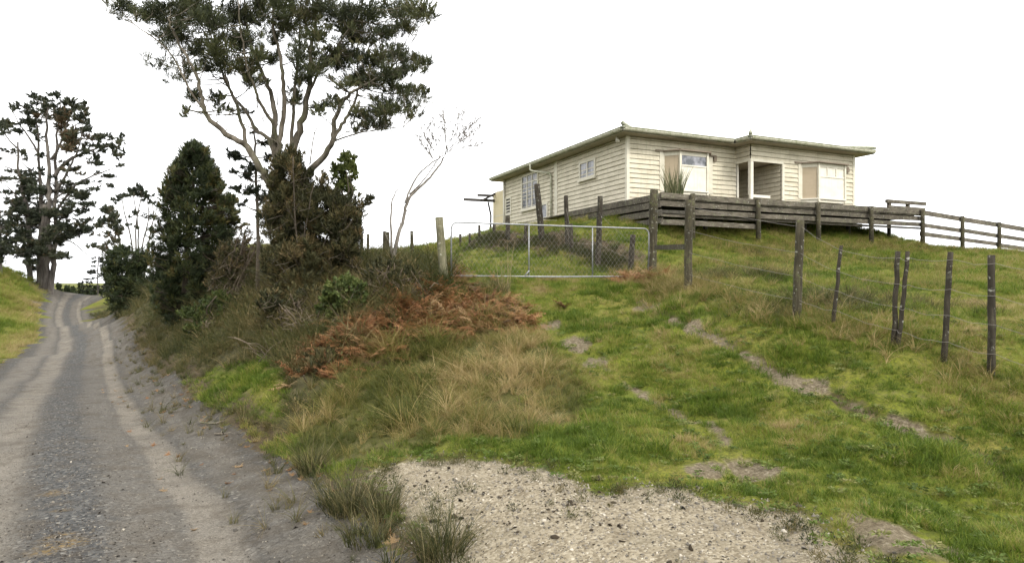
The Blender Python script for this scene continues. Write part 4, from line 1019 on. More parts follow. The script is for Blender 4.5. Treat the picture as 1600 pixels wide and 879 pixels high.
for (x, y, a, b) in [(172, 328, 12, 7), (184, 340, 12, 8), (165, 342, 9, 6), (188, 358, 9, 9), (178, 352, 9, 7), (158, 350, 8, 5), (182, 375, 8, 6), (150, 385, 9, 5), (160, 388, 8, 4), (168, 366, 6, 4), (178, 392, 6, 5), (168, 380, 5, 3)]:
    for k in range(6): t.clump(x+t.rg.normal(0, a*.45), y+t.rg.normal(0, b*.45), a*.6, b*.65, dy=t.rg.normal(0, 1.2), den=.6, L=.5, W=.09, align=.4, tint=(.2, .85), twr=.035, twig=k == 0)
t.done()
t = Tree('pine_tree', 98.0, (152, 460), 'young pine with drooping whorled branches beyond the road crest', bark='pbark', leaf='pleaf', seed=55)
t.limb([(153, 465), (153, 430), (154, 396)], .16, .04, 6, (0, 0), True)
for k in range(30):
    y = t.rg.uniform(402, 456); sd = t.rg.choice([-1, 1]); ln = (6+(y-396)*.42)*t.rg.uniform(.6, 1)
    t.limb([(153, y), (153+sd*ln*.5, y-2), (153+sd*ln, y+2)], .04, .015, 4, (0, t.rg.normal(0, 1.2)))
    for f in (.45, .75, 1): t.clump(153+sd*ln*f, y+1-2*(1-f), ln*.2, 1.6, dy=t.rg.normal(0, 1.0), den=.7, L=.5, W=.13, up=.1, tint=(.05, .5), twig=False)
t.done()
FARL = ['small pointed conifer on the far skyline past the crest, nearest the old pine', 'tiny far conifer on the skyline, second from the old pine', 'broad dark far tree on the skyline left of the drooping young pine', 'dark low far bush right below the drooping young pine', 'low far tree on the skyline, third from the old pine trunks', 'dark far tree right of the drooping young pine, beside the hedge bush', 'low far bush at the foot of the old pine, just past the crest', 'low dark far tree between the broad far tree and the drooping pine']
for i, (x, top, bot, w_) in enumerate([(92, 442, 466, 6), (104, 446, 466, 7), (126, 442, 466, 9), (150, 445, 466, 14), (114, 448, 466, 8), (166, 440, 466, 10), (80, 450, 466, 8), (138, 447, 466, 9)]):
    t = Tree('distant_tree', 140.0+i*6, (x, 465), FARL[i], bark='dbark', leaf='tleaf', seed=60+i, group='far trees beyond the road crest')
    t.limb([(x, bot+6), (x, (top+bot)/2), (x, top+1)], .2, .05, 5, (0, 0), True)
    for k in range(60):
        f = t.rg.uniform(); hw = w_*(.25+.75*f); t.clump(x+t.rg.uniform(-1, 1)*hw, top+1.5+f*(bot-top), 2.4, 1.9, dy=t.rg.normal(0, .6), den=.7, L=.6, W=.24, tint=(.1, .5), twig=False)
    t.done()
# ---- bare leaning sapling
t = Tree('sapling_tree', 15.5, (612, 425), 'bare pale grey sapling leaning right on the skyline left of the gate', bark='dead', leaf='bareleaf', seed=71)
t.limb([(612, 425), (618, 385), (628, 350), (636, 318), (648, 300), (668, 282), (684, 262), (694, 246)], .055, .018, 8, (0, .1), True)
t.limb([(612, 400), (611, 350), (612, 318), (620, 298), (632, 290)], .032, .006, 6, (0, .2)); t.limb([(634, 318), (640, 298), (655, 272), (676, 254), (692, 244)], .026, .010, 6, (0, -.1)); t.limb([(640, 304), (660, 284), (680, 256), (690, 240)], .02, .008, 6, (.05, .2))
t.limb([(626, 360), (624, 335), (618, 320)], .014, .004, 5); t.limb([(608, 380), (596, 350), (590, 330)], .012, .003, 5); t.limb([(640, 340), (632, 320), (634, 306)], .012, .003, 4)
for (sx, sy, ang, ll) in [(694, 246, 62, 70), (694, 246, 80, 62), (692, 244, 100, 55), (690, 240, 118, 50), (688, 246, 135, 42), (700, 238, 45, 68), (702, 238, 28, 58), (696, 242, 70, 78), (704, 232, 55, 60), (684, 258, 128, 50), (680, 262, 110, 40), (706, 236, 15, 46), (700, 240, 88, 66), (698, 236, 38, 62)]:
    an = R(ang+t.rg.normal(0, 4)); pts = [(sx, sy)]; dd_ = t.rg.normal(0, .3)
    for k in range(4): an += t.rg.normal(0, .10); pts.append((pts[-1][0]+math.cos(an)*ll/4, pts[-1][1]-math.sin(an)*ll/4))
    t.limb(pts, .010, .003, 4, (0, dd_))
    for k in range(17):
        f = t.rg.uniform(.25, 1)*4; i = min(int(f), 3); bx, by = pts[i][0]+(pts[i+1][0]-pts[i][0])*(f-i), pts[i][1]+(pts[i+1][1]-pts[i][1])*(f-i)
        a2 = an+t.rg.normal(0, .45); l2 = t.rg.uniform(7, 17); e_ = (bx+math.cos(a2)*l2, by-math.sin(a2)*l2)
        t.limb([(bx, by), ((bx+e_[0])/2+t.rg.normal(0, 1), (by+e_[1])/2), e_], .006, .003, 3, (dd_*f/4, dd_*f/4+t.rg.normal(0, .08)))
        t.clump(e_[0], e_[1], 3.2, 4.5, dy=dd_*f/4, den=.05, L=.075, W=.012, up=1.5, tint=(.1, .9), twig=False)
t.done('trunk', 'twigs')

# ------------------------------------------------------------------ scattered ground cover
def proto_coll(name, makers, mat):
    c = bpy.data.collections.new(name)
    for i, (V, Q, T) in enumerate(makers):
        me = np_mesh('%s_%02d' % (name, i), V, Q, len(Q[0]), {'bt': np.repeat(np.random.default_rng(i).uniform(0, 1, len(V)//2+1), 2)[:len(V)] if T is None else (np.asarray(T) if np.ptp(T) > 0 else np.full(len(V), .5))}); me.materials.append(mat)
        c.objects.link(bpy.data.objects.new('%s_%02d' % (name, i), me))
    return c
def scatter(name, x, y, scale, tint, coll, nproto, rg, tilt=.12, sink=.0, kind='stuff', z=None):
    n = len(x); z = ground_z(x, y)-sink if z is None else z
    me = bpy.data.meshes.new(name); me.vertices.add(n); me.vertices.foreach_set('co', np.stack([x, y, z], 1).astype(np.float32).ravel())
    a = me.attributes.new('rot', 'FLOAT_VECTOR', 'POINT'); a.data.foreach_set('vector', np.stack([rg.normal(0, tilt, n), rg.normal(0, tilt, n), rg.uniform(0, 6.283, n)], 1).astype(np.float32).ravel())
    for an, v in (('scl', scale), ('tint', tint)):
        a = me.attributes.new(an, 'FLOAT', 'POINT'); a.data.foreach_set('value', np.asarray(v, np.float32))
    a = me.attributes.new('idx', 'INT', 'POINT'); a.data.foreach_set('value', rg.integers(0, nproto, n).astype(np.int32))
    o = link(name, me); tag(o, kind=kind)
    ng = bpy.data.node_groups.new(name+'_scatter', 'GeometryNodeTree')
    ng.interface.new_socket('Geometry', in_out='INPUT', socket_type='NodeSocketGeometry'); ng.interface.new_socket('Geometry', in_out='OUTPUT', socket_type='NodeSocketGeometry')
    nn = ng.nodes; gi, go = nn.new('NodeGroupInput'), nn.new('NodeGroupOutput')
    ip = nn.new('GeometryNodeInstanceOnPoints'); ci = nn.new('GeometryNodeCollectionInfo'); ci.inputs['Collection'].default_value = coll; ci.inputs['Separate Children'].default_value = True; ci.inputs['Reset Children'].default_value = True
    ip.inputs['Pick Instance'].default_value = True
    def na(nm, ty):
        q = nn.new('GeometryNodeInputNamedAttribute'); q.data_type = ty; q.inputs['Name'].default_value = nm; return q.outputs['Attribute']
    er = nn.new('FunctionNodeEulerToRotation'); ng.links.new(na('rot', 'FLOAT_VECTOR'), er.inputs[0])
    ng.links.new(gi.outputs[0], ip.inputs['Points']); ng.links.new(ci.outputs[0], ip.inputs['Instance']); ng.links.new(na('idx', 'INT'), ip.inputs['Instance Index'])
    ng.links.new(er.outputs[0], ip.inputs['Rotation']); ng.links.new(na('scl', 'FLOAT'), ip.inputs['Scale']); ng.links.new(ip.outputs[0], go.inputs[0])
    md = o.modifiers.new('Scatter', 'NODES'); md.node_group = ng
    return o
rg = np.random.default_rng(99)
short = [blades(rg, 34, .085, .035, .105, .9, .0075, 2, .5) for _ in range(7)]
med = [blades(rg, 40, .10, .10, .26, .95, .010, 3, .6) for _ in range(6)]
tall = [blades(rg, 30, .10, .2, .6, .95, .012, 4, .8) for _ in range(6)]
def fronds(rg, n):
    V, Q, T = [], [], []
    for i in range(n):
        az = rg.uniform(0, 6.28); L = rg.uniform(.25, .5); el = rg.uniform(.15, 1.1)
        for k in range(14):
            f = k/14; r = L*f; px_, pz = r*math.cos(el*(1-.7*f)), r*math.sin(el)*(1-.45*f)+.02
            for sd in (-1, 1):
                ll = L*.38*(1-f)**.8*rg.uniform(.6, 1.1); c = np.array([px_*math.cos(az), px_*math.sin(az), pz])
                e = c+np.array([math.cos(az)*ll*.4-math.sin(az)*sd*ll, math.sin(az)*ll*.4+math.cos(az)*sd*ll, rg.normal(-.2, .3)*ll])
                w_ = np.array([math.cos(az), math.sin(az), 0])*.010; b = len(V)
                V += [tuple(c-w_), tuple(c+w_), tuple(e+w_*.3), tuple(e-w_*.3)]; Q.append((b, b+1, b+2, b+3)); T += [0]*4
    return V, Q, T
brk_ = [fronds(rg, 9) for _ in range(4)]
def weed(rg):
    n = 60; C_ = rg.normal(0, 1, (n, 3))*np.array([.10, .10, .07])+np.array([0, 0, .10]); D = C_*np.array([1, 1, 2])+rg.normal(0, .08, (n, 3))
    V, Q, T = leaf_cloud(rg, C_, D, rg.uniform(.04, .08, n), rg.uniform(.012, .024, n), np.zeros(n))
    V2_, Q2_, _ = blades(rg, 16, .09, .12, .32, .7, .007, 3, .6)
    return np.vstack([V, V2_]), np.vstack([Q, np.array(Q2_)+len(V)]), None
weeds = [weed(rg) for _ in range(5)]
def rock(rg):
    ico = [(0, 0, 1)]+[(math.cos(a)*.9, math.sin(a)*.9, .3) for a in np.linspace(0, 5.03, 5)]+[(math.cos(a+.6)*.9, math.sin(a+.6)*.9, -.4) for a in np.linspace(0, 5.03, 5)]
    V = np.array(ico)*rg.uniform(.7, 1.2, (11, 1))*np.array([rg.uniform(.7, 1.2), rg.uniform(.7, 1.2), rg.uniform(.45, .8)])
    Q = [(0, 1+i, 1+(i+1) % 5) for i in range(5)]
    for i in range(5): Q += [(1+i, 6+i, 1+(i+1) % 5), (1+(i+1) % 5, 6+i, 6+(i+1) % 5)]
    return V, Q, None
rocks = [rock(rg) for _ in range(6)]
cS = proto_coll('short_blade', short, M['grass']); cM = proto_coll('mid_blade', med, M['grass']); cT = proto_coll('tall_blade', tall, M['longgrass'])
cB = proto_coll('frond', brk_, M['bracken']); cW = proto_coll('weed', weeds, M['under']); cR = proto_coll('pebble', rocks, M['stone'])
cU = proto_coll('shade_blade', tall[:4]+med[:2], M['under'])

def area(x0, x1, y0, y1, n): return rg.uniform(x0, x1, n), rg.uniform(y0, y1, n)
def frustum(y0, y1, px0, px1, dens):
    """random ground points between two depths inside a wedge ahead"""
    A_ = (px1-px0)/F*(y1*y1-y0*y0)/2; n = int(A_*dens)
    y = np.sqrt(rg.uniform(y0*y0, y1*y1, n)); x = (rg.uniform(px0, px1, n)-800)/F*y
    return x, y
def zones(x, y):
    d, w, s, rz = road_coords(x, y)
    onr = (d > -.08) & (d < w+.1)
    return onr, sdf(Z_APRON, x, y), sdf(Z_LONG, x, y), sdf(Z_UNDER, x, y), sdf(Z_GREEN, x, y), d, w
def bare_at(x, y):
    b = np.maximum(.9*np.exp(-(dist_line(T_RIGHT, x, y)/.10)**2), .75*np.exp(-(dist_line(T_LEFT, x, y)/.09)**2))*(.18+.82*sstep(.42, .62, fbm(x*1.6, y*1.6, 93)))
    for (q, r) in BARE: b = np.maximum(b, np.exp(-(np.hypot(x-q[0]+.25*(vnoise(x*4, y*4, 94)-.5), (y-q[1])*.7+.25*(vnoise(x*4, y*4, 95)-.5))/(r*1.1))**2)*(.6+1.3*vnoise(x*7, y*7, 96)))
    return b
def inhouse(x, y):
    dx, dy = x-HC[0], y-HC[1]; u, v = dx*U2[0]+dy*U2[1], dx*V2[0]+dy*V2[1]
    return (u > -.1) & (u < 10.3) & (v > -.8) & (v < 12.2)
# pasture
X, Y_, S_, T_ = [], [], [], []
for (y0, y1, dn, sc) in [(2.5, 6, 520, .85), (6, 9.5, 380, 1.0), (9.5, 15, 220, 1.2), (15, 27, 72, 1.6), (27, 45, 16, 2.4)]:
    for (a, b_) in ([(-400, 2100)] if y0 < 15 else [(200, 2000)]):
        x, y = frustum(y0, y1, 250 if y0 < 15 else a, b_, dn)
        onr, ap, lo, un, gr, d, w = zones(x, y)
        fr = fbm(x*1.3, y*1.3, 41); f2 = fbm(x*5, y*5, 43)
        ra = rg.uniform(size=len(x)); keep = ~onr & (ap > -.42*ra**4-.3*(f2-.45)) & ((ap > .3) | (ra < .35+2.2*np.clip(ap, 0, .3))) & (lo > -.1+.4*(fr-.5)) & ((un > .1) | (gr < .15)) & ~inhouse(x, y) & (rg.uniform(size=len(x)) > bare_at(x, y)*1.15) & (d < .3)
        keep &= (np.exp(-(dist_line(MOUNDL, x, y)/.45)**2) < .5)
        keep &= rg.uniform(size=len(x)) < .55+.9*(fbm(x*2.5, y*2.5, 47)-.3)
        x, y, fr, ap = x[keep], y[keep], fr[keep], ap[keep]
        X.append(x); Y_.append(y); S_.append(sc*rg.uniform(.5, 1.25, len(x))*(.28+1.0*fbm(x*1.5, y*1.5, 49))*np.clip(.6+ap, .5, 1))
        yel = sstep(9, 16, y)*.10*(x > 2.5)
        T_.append(np.clip(.27+.85*(fbm(x*.55, y*.55, 51)-.5)+1.3*(fbm(x*2.2, y*2.2, 53)-.5)+.9*(fbm(x*6, y*6, 54)-.5)+yel+rg.normal(0, .10, len(x))-.2*(sdf(Z_GREEN, x, y) < .2), 0, 1))
X, Y_, S_, T_ = map(np.concatenate, (X, Y_, S_, T_))
scatter('pasture_grass', X, Y_, S_, T_, cS, 7, rg, .25); print('pasture', len(X))
herbs = []
for _ in range(4):
    n = 46; r_ = .09*np.sqrt(rg.uniform(0, 1, n)); a_h = rg.uniform(0, 6.28, n); C_ = np.stack([r_*np.cos(a_h), r_*np.sin(a_h), rg.uniform(.012, .05, n)], 1)
    D = np.stack([np.cos(a_h), np.sin(a_h), rg.normal(.15, .25, n)], 1); Vh, Qh, _t2 = leaf_cloud(rg, C_, D, rg.uniform(.03, .06, n), rg.uniform(.014, .026, n), np.zeros(n)); herbs.append((Vh, Qh, None))
cH = proto_coll('herb', herbs, M['herb'])
x, y = frustum(2.6, 11, 560, 1900, 60); onr, ap, lo, un, gr, d, w = zones(x, y); k = ~onr & (ap > -.12) & (lo > 0) & (un > .1) & (fbm(x*1.7, y*1.7, 97)+.25*rg.normal(size=len(x)) > .58)
x, y = x[k], y[k]; scatter('pasture_herbs', x, y, rg.uniform(.3, .75, len(x)), np.clip(rg.normal(.5, .25, len(x)), 0, 1), cH, 4, rg, .2, -.02)
# dark weeds and clods straggling over the gravel edge
x, y = frustum(3.2, 7.0, 560, 1400, 60); onr, ap, *_r = zones(x, y); k = (ap < .1) & ~onr & (rg.uniform(size=len(x)) < np.where(ap > -.3, .95, .03+.5*(fbm(x*1.8, y*1.8, 98) > .60)))
x, y = x[k], y[k]; scatter('gravel_weeds', x, y, rg.uniform(.12, .42, len(x)), np.clip(rg.normal(.35, .22, len(x)), 0, 1), cW, 5, rg, .25)
# thin grass, weeds and dead stalks creeping over the road margin
x, y = frustum(3.6, 26, 40, 760, 26); d, w, *_r = road_coords(x, y); k = (d > -.25) & (d < 1.0) & (rg.uniform(size=len(x)) < np.exp(-np.maximum(d, 0)/.33)*(.4+.9*fbm(x*1.5, y*1.5, 101)))
x, y = x[k], y[k]; scatter('verge_weeds', x, y, rg.uniform(.18, .55, len(x)), np.clip(rg.normal(.5, .22, len(x)), 0, 1), cU, 6, rg, .3)
x, y = frustum(3.6, 16, 40, 760, 60); d, w, *_r = road_coords(x, y); k = (d > -.1) & (d < 1.3) & (rg.uniform(size=len(x)) < .16*np.exp(-np.maximum(d, 0)/.5)); x, y = x[k], y[k]
scatter('verge_litter', x, y, rg.uniform(.08, .2, len(x)), np.clip(rg.normal(.85, .2, len(x)), 0, 1), cB, 4, rg, .3)
# left verge across the road
x = rg.uniform(-75, -8, 60000); y = rg.uniform(12, 95, 60000); d, w, *_ = road_coords(x, y)
k = (d > w+.05) & (d < w+22) & (x/y > -.95) & (x/y < -.45) & (rg.uniform(size=len(x)) < np.clip(24/y, 0, 1)); x, y = x[k], y[k]
scatter('verge_grass', x, y, rg.uniform(.9, 1.6, len(x))*np.clip(y/18, 1, 3.4)*.62, np.clip(.42+1.0*(fbm(x*.35, y*.35, 61)-.5)+.28*sstep(2.2, .2, d[k]-w[k])+rg.normal(0, .08, len(x)), 0, 1), cM, 6, rg)
# longer tufts in the pasture
X, Y_, S_, T_ = [], [], [], []
for (y0, y1, dn, sc) in [(2.5, 7, 22, .6), (7, 11, 20, .8), (11, 18, 16, 1.0), (18, 30, 7, 1.4)]:
    x, y = frustum(y0, y1, 560, 1900, dn); onr, ap, lo, un, gr, d, w = zones(x, y)
    f = fbm(x*.8, y*.8, 71)
    beyond = (x > 3.2+(12-y)*.33)   # past the wire fence
    keep = ~onr & (ap > .08) & (un > 0) & (bare_at(x, y) < .25) & ~inhouse(x, y) & ((f > .62) | (beyond & (f > .52))) & (dist_line(MOUNDL, x, y) > .3)
    x, y, f = x[keep], y[keep], f[keep]; X.append(x); Y_.append(y); S_.append(sc*rg.uniform(.35, .85, len(x))); T_.append(np.clip(.45+1.1*(f-.5)+rg.normal(0, .17, len(x)), 0, 1))
X, Y_, S_, T_ = map(np.concatenate, (X, Y_, S_, T_))
scatter('tussock_grass', X, Y_, S_, T_, cM, 6, rg); print('tussock', len(X))
BRC = [(ray_ground(a, b), r) for a, b, r in [(520, 545, .4), (580, 525, .45), (650, 515, .45), (700, 495, .6), (745, 488, .5), (480, 590, .35), (455, 625, .3)]]
def nobr(x, y): return np.array([np.exp(-(np.hypot(x-q[0], y-q[1])/r)**2) for q, r in BRC]).max(0)
# rank dry grass on the bank end and along the drive, and under the fences
X, Y_, S_, T_ = [], [], [], []
x, y = frustum(4.5, 14.5, 380, 960, 95); lo = sdf(Z_LONG, x, y)+.35*(fbm(x*1.5, y*1.5, 73)-.5); k = (lo < .05) & (rg.uniform(size=len(x)) > .5*nobr(x, y)); x, y = x[k], y[k]
f = .5*fbm(x*1.1, y*1.1, 75)+.5*fbm(x*3.3, y*3.3, 76); X.append(x); Y_.append(y); S_.append((.15+.85*fbm(x*1.6, y*1.6, 77))*rg.uniform(.4, 1.25, len(x))*np.clip(.55-sdf(Z_LONG, x, y)*.8, .45, 1)); T_.append(np.clip(.5+2.2*(f-.5)+rg.normal(0, .16, len(x))-.09+.12*(x > -.9), 0, 1))
fl_ = np.array([P(a, b, c)[:2] for a, b, c in [(985, 424, 16.2), (1018, 431, 15.2), (1075, 456, 12), (1245, 500, 9), (1300, 516, 8.4), (1400, 548, 7.7), (1548, 580, 7), (1700, 640, 6.2)]])
for (a, b_), n in [((fl_[0], fl_[1]), 160), ((fl_[1], fl_[2]), 420), ((fl_[2], fl_[3]), 200), ((fl_[3], fl_[5]), 80), ((fl_[5], fl_[7]), 70)]:
    q = a+(b_-a)*rg.uniform(0, 1, (n, 1))+rg.normal(0, .33, (n, 2)); X.append(q[:, 0]); Y_.append(q[:, 1]); S_.append(rg.uniform(.25, .55, n)); T_.append(np.clip(rg.normal(.6, .17, n), 0, 1))
for (u0, u1, v_, n) in [(-1, 20, FV-.25, 900), (1, 10, FV-.9, 420)]:
    u = rg.uniform(u0, u1, n); q = HC+np.outer(u, U2)+np.outer(v_+rg.normal(0, .3, n), V2); X.append(q[:, 0]); Y_.append(q[:, 1]); S_.append(rg.uniform(.2, .5, n)); T_.append(np.clip(rg.normal(.5, .17, n), 0, 1))
x, y = frustum(12, 19, 1060, 1500, 16); f = fbm(x*.7, y*.7, 79); k = f > .56; X.append(x[k]); Y_.append(y[k]); S_.append(rg.uniform(.25, .55, k.sum())); T_.append(np.clip(rg.normal(.48, .17, k.sum()), 0, 1))
X, Y_, S_, T_ = map(np.concatenate, (X, Y_, S_, T_))
gd = dist_line(np.array([GA0, GA1-(GA1-GA0)*.1]), X, Y_); k = gd > .45; X, Y_, S_, T_ = X[k], Y_[k], S_[k], T_[k]
scatter('rank_grass', X, Y_, S_, T_, cT, 6, rg, .18); print('rank', len(X))
# shady weeds along the bank
X, Y_, S_, T_ = [], [], [], []
for (y0, y1, dn, sc) in [(6, 14, 95, .9), (14, 26, 42, 1.15), (26, 70, 14, 1.7)]:
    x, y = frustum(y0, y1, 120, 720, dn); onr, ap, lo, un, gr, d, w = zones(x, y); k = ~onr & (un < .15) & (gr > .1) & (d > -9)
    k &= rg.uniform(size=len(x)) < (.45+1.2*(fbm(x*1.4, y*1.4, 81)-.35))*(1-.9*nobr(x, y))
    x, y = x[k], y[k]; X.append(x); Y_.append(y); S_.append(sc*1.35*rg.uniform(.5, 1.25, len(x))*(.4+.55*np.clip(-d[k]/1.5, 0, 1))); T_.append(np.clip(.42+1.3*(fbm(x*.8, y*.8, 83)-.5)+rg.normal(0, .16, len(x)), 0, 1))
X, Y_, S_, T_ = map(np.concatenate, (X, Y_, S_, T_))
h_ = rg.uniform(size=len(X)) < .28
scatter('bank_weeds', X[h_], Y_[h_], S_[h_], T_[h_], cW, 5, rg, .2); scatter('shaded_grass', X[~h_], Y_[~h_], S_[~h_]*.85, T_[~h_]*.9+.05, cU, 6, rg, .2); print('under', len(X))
# dark rough weeds in hollows of the field behind the wire fence
X, Y_ = [], []
for (px, py, r, n) in [(1120, 432, .7, 150), (1190, 440, .7, 150), (1280, 470, .6, 150), (1335, 478, .5, 110), (1480, 480, .7, 60), (1200, 400, .6, 70), (1370, 410, .7, 50)]:
    q = ray_ground(px, py); p = np.array(q)+rg.normal(0, 1, (n, 2))*np.array([r, r*.6]); X.append(p[:, 0]); Y_.append(p[:, 1])
X, Y_ = np.concatenate(X), np.concatenate(Y_); scatter('field_weeds', X, Y_, rg.uniform(.25, .6, len(X)), np.clip(rg.normal(.4, .22, len(X)), 0, 1), cU, 6, rg, .25)
# dark tangle on the cut bank
q = np.array(MOUNDL); seg_ = rg.integers(0, len(q)-1, 900); x = q[seg_, 0]; tt = rg.uniform(0, 1, (900, 1)); pq = q[seg_]+(q[seg_+1]-q[seg_])*tt+rg.normal(0, .22, (900, 2))+np.array([-.1, -.22])
scatter('bank_brush', pq[:, 0], pq[:, 1], rg.uniform(.3, .7, 900), np.clip(rg.normal(.15, .16, 900), 0, 1), cW, 5, rg, .3)
# dead bracken
X, Y_, S_, T_ = [], [], [], []; BR = []
for (px, py, r, n) in [(520, 545, .24, 34), (548, 528, .30, 50), (590, 520, .40, 70), (640, 515, .40, 75), (655, 512, .3, 50), (700, 495, .50, 85), (745, 486, .45, 65), (690, 480, .4, 30), (500, 575, .25, 10), (560, 545, .35, 40), (640, 540, .3, 20), (800, 510, .2, 14), (700, 435, .25, 20), (1000, 440, .25, 26)]:
    q = ray_ground(px, py); n = int(n*1.0); p = np.array(q)+rg.normal(0, r*1.2, (n, 2)); BR.append((q[0], q[1], r)); X.append(p[:, 0]); Y_.append(p[:, 1]); S_.append(rg.uniform(.4, .9, n)*(1.3 if px > 600 else .95)); T_.append(np.clip(rg.normal(.5, .28, n), 0, 1))
X, Y_, S_, T_ = map(np.concatenate, (X, Y_, S_, T_))
scatter('dead_bracken', X, Y_, S_, T_, cB, 4, rg, .25)
# loose stones on road and apron
X, Y_, S_, T_ = [], [], [], []
for (y0, y1, dn) in [(3, 5.5, 900), (5.5, 9, 330), (9, 16, 90)]:
    x, y = frustum(y0, y1, -60, 1500, dn); onr, ap, lo, un, gr, d, w = zones(x, y)
    la_ = d/w; keep = (onr & (rg.uniform(size=len(x)) < .25+.75*np.exp(-((la_-.47)/.12)**2)+.5*(la_ < .12)+.4*(la_ > .9))) | (ap < .15)
    x, y, apk = x[keep], y[keep], ap[keep]; X.append(x); Y_.append(y); S_.append(np.exp(rg.normal(-4.95, .42, len(x)))); T_.append(np.clip(rg.normal(.36, .2, len(x))+.28*(apk < .15), 0, 1))
X, Y_, S_, T_ = map(np.concatenate, (X, Y_, S_, T_))
scatter('loose_gravel', X, Y_, S_, T_, cR, 6, rg, 1.0); print('stones', len(X))

cC = proto_coll('clod', [rock(rg) for _ in range(6)], M['clod'])
x, y = [], []
for (px, py, r, n) in [(700, 760, .3, 30), (800, 790, .45, 60), (860, 800, .35, 45), (740, 820, .3, 30), (920, 780, .3, 25), (1180, 800, .25, 25), (1000, 820, .5, 30), (650, 760, .25, 20)]:
    q = ray_ground(px, py); p = np.array(q)+rg.normal(0, r, (n, 2)); x.append(p[:, 0]); y.append(p[:, 1])
x, y = np.concatenate(x), np.concatenate(y); scatter('earth_clods', x, y, np.exp(rg.normal(-4.35, .5, len(x))), rg.uniform(0, .12, len(x)), cC, 6, rg, 1.0)
# rush clumps and other single plants by the gravel
RL = ['brown tipped rush clump at the road edge left of the pale gravel', 'largest dark rush clump between the road and the pale gravel', 'rush clump right beside the largest one, on the pale gravel edge', 'small low rush tuft below the largest clump by the road', 'spiky dark rush clump nearest the camera at the bottom edge', 'low flat rush tuft in front of the paired rush clumps']
for i, (px, py, h, r, n) in enumerate([(485, 742, .36, .10, 170), (545, 800, .36, .15, 260), (598, 806, .28, .11, 170), (515, 790, .24, .10, 110), (690, 872, .34, .13, 230), (575, 845, .20, .14, 140)]):
    q = ray_ground(px, py); V, Q, T = blades(rg, int(n*1.5), r*1.2, h*.35, h*1.2, .75, .007, 3, .5)
    o = link('rush_clump', np_mesh('rush_clump', V, Q, 4, {'tint': np.array(T)**1.3}), M['rleaf']); o.location = (q[0], q[1], gz(*q)-.01)
    tag(o, RL[i], 'rush', 'rush clumps by the gravel apron')
# tall pale seed stalks near the gate
q = ray_ground(785, 462); V, Q, T = blades(rg, 14, .16, .75, 1.15, .16, .012, 5, .3); V2_, Q2_, T2_ = blades(rg, 90, .16, .2, .45, .7, .008, 4, .6)
o = link('seeding_grass', np_mesh('seeding_grass', np.vstack([V, V2_]), np.vstack([Q, np.array(Q2_)+len(V)]), 4, {'tint': np.concatenate([np.full(len(T), .95), np.array(T2_)*.5+.4])}), M['rleaf']); o.location = (q[0], q[1], gz(*q))
tag(o, 'tuft of tall pale seeding grass stalks standing before the gate netting', 'grass')
# fallen sticks
def stick(px, py, L, az, label, seed, r=.018):
    q = ray_ground(px, py); rs = np.random.default_rng(seed); mb = MB()
    pts = [np.array([0, 0, .03])]
    for k in range(5): az += rs.normal(0, .25); pts.append(pts[-1]+np.array([math.cos(az), math.sin(az), rs.normal(.0, .12)])*L/5)
    mb.tube([tuple(p) for p in pts], list(np.linspace(r, r*.4, 6)), 6)
    for k in (1, 2, 3):
        a2 = az+rs.choice([-1, 1])*rs.uniform(.5, 1.1); p = pts[k]; e = p+np.array([math.cos(a2), math.sin(a2), rs.uniform(.1, .5)])*L*.3
        mb.tube([tuple(p), tuple((p+e)/2+rs.normal(0, .02, 3)), tuple(e)], [r*.55, r*.4, r*.2], 5)
    o = mb.build('fallen_branch', M['kbark']); o.location = (q[0], q[1], gz(*q)); tag(o, label, 'branch')
stick(350, 662, .75, 2.2, 'forked pale dead branch lying at the road edge below the green patch', 3)
stick(335, 682, .6, .2, 'short dark dead stick lying on the road gravel under the forked branch', 4, .014)
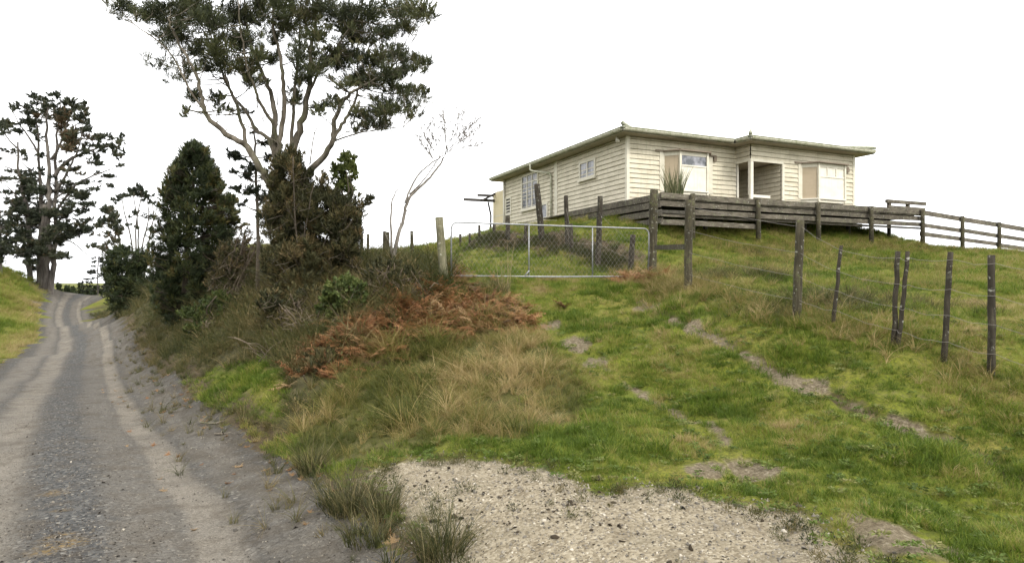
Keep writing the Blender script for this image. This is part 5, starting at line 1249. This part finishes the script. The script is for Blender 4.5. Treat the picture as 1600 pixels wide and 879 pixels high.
# dead sticks hanging in the bank scrub
def stickpile(px, py, n, spread, L, label, seed):
    q = ray_ground(px, py); rs = np.random.default_rng(seed); mb = MB()
    for k in range(n):
        p = np.array([rs.normal(0, spread*.5), rs.normal(0, spread*.5), rs.uniform(0, .25)]); az = rs.uniform(0, 6.28); el = rs.uniform(-.2, .9); l_ = L*rs.uniform(.5, 1.2)
        d_ = np.array([math.cos(az)*math.cos(el), math.sin(az)*math.cos(el), math.sin(el)]); m_ = p+d_*l_*.5+rs.normal(0, .05, 3)
        mb.tube([tuple(p), tuple(m_), tuple(p+d_*l_)], [.008, .006, .003], 4)
    o = mb.build('dead_branches', M['brush']); o.location = (q[0], q[1], gz(*q)); tag(o, label, 'branches')
stickpile(480, 525, 40, .4, .6, 'tangle of grey dead branches in the dark bank left of the red bracken', 8)
stickpile(430, 560, 20, .35, .5, 'loose grey dead twigs lower down the bank above the green patch', 9)
stickpile(655, 470, 20, .35, .5, 'dead twigs on the bank below the dark brush by the gate post', 10)
# ------------------------------------------------------------------ camera, sky, light
cam = bpy.data.cameras.new('camera'); co = bpy.data.objects.new('camera', cam); COL.objects.link(co)
cam.sensor_width = 36; cam.lens = 36*F/1600; cam.clip_start = .05; cam.clip_end = 6000
co.location = (0, 0, CAMZ); co.rotation_euler = (R(90), 0, 0)
SC.camera = co
EL, AZ = 48, 150         # sun elevation, compass direction (from +Y clockwise) it shines from
W_ = bpy.data.worlds.new('World'); SC.world = W_; W_.use_nodes = True
nt = W_.node_tree; g = N(nt); bg = nt.nodes['Background']
sk = g.n('ShaderNodeTexSky'); sk.sky_type = 'NISHITA'; sk.sun_disc = False; sk.sun_elevation = R(EL); sk.sun_rotation = R(AZ); sk.dust_density = 4; sk.air_density = 1.2
hs = g.n('ShaderNodeHueSaturation'); hs.inputs['Saturation'].default_value = .18; g.l(sk.outputs[0], hs.inputs['Color'])
cl = g.noise(g.scalev(g.coord('Generated'), (1, 1, 2.5)), 2.0, 4, .5)      # thin cloud sheet over the whole sky
cloud = g.ramp(cl, [(.3, (9.3, 9.4, 9.6)), (.7, (10.6, 10.6, 10.6))])
g.l(g.mix(.78, hs.outputs[0], cloud), bg.inputs['Color']); bg.inputs['Strength'].default_value = .125
sl = bpy.data.lights.new('sun', 'SUN'); sl.energy = 1.4; sl.angle = R(18); sl.color = (1, .95, .87)
so = bpy.data.objects.new('sun', sl); COL.objects.link(so)
dv = Vector((math.sin(R(AZ))*math.cos(R(EL)), math.cos(R(AZ))*math.cos(R(EL)), math.sin(R(EL))))
so.rotation_euler = dv.to_track_quat('Z', 'Y').to_euler()
so.location = dv*60
vs = SC.view_settings; vs.view_transform = 'Standard'; vs.look = 'None'; vs.exposure = 1.22; vs.gamma = 1; vs.use_curve_mapping = False
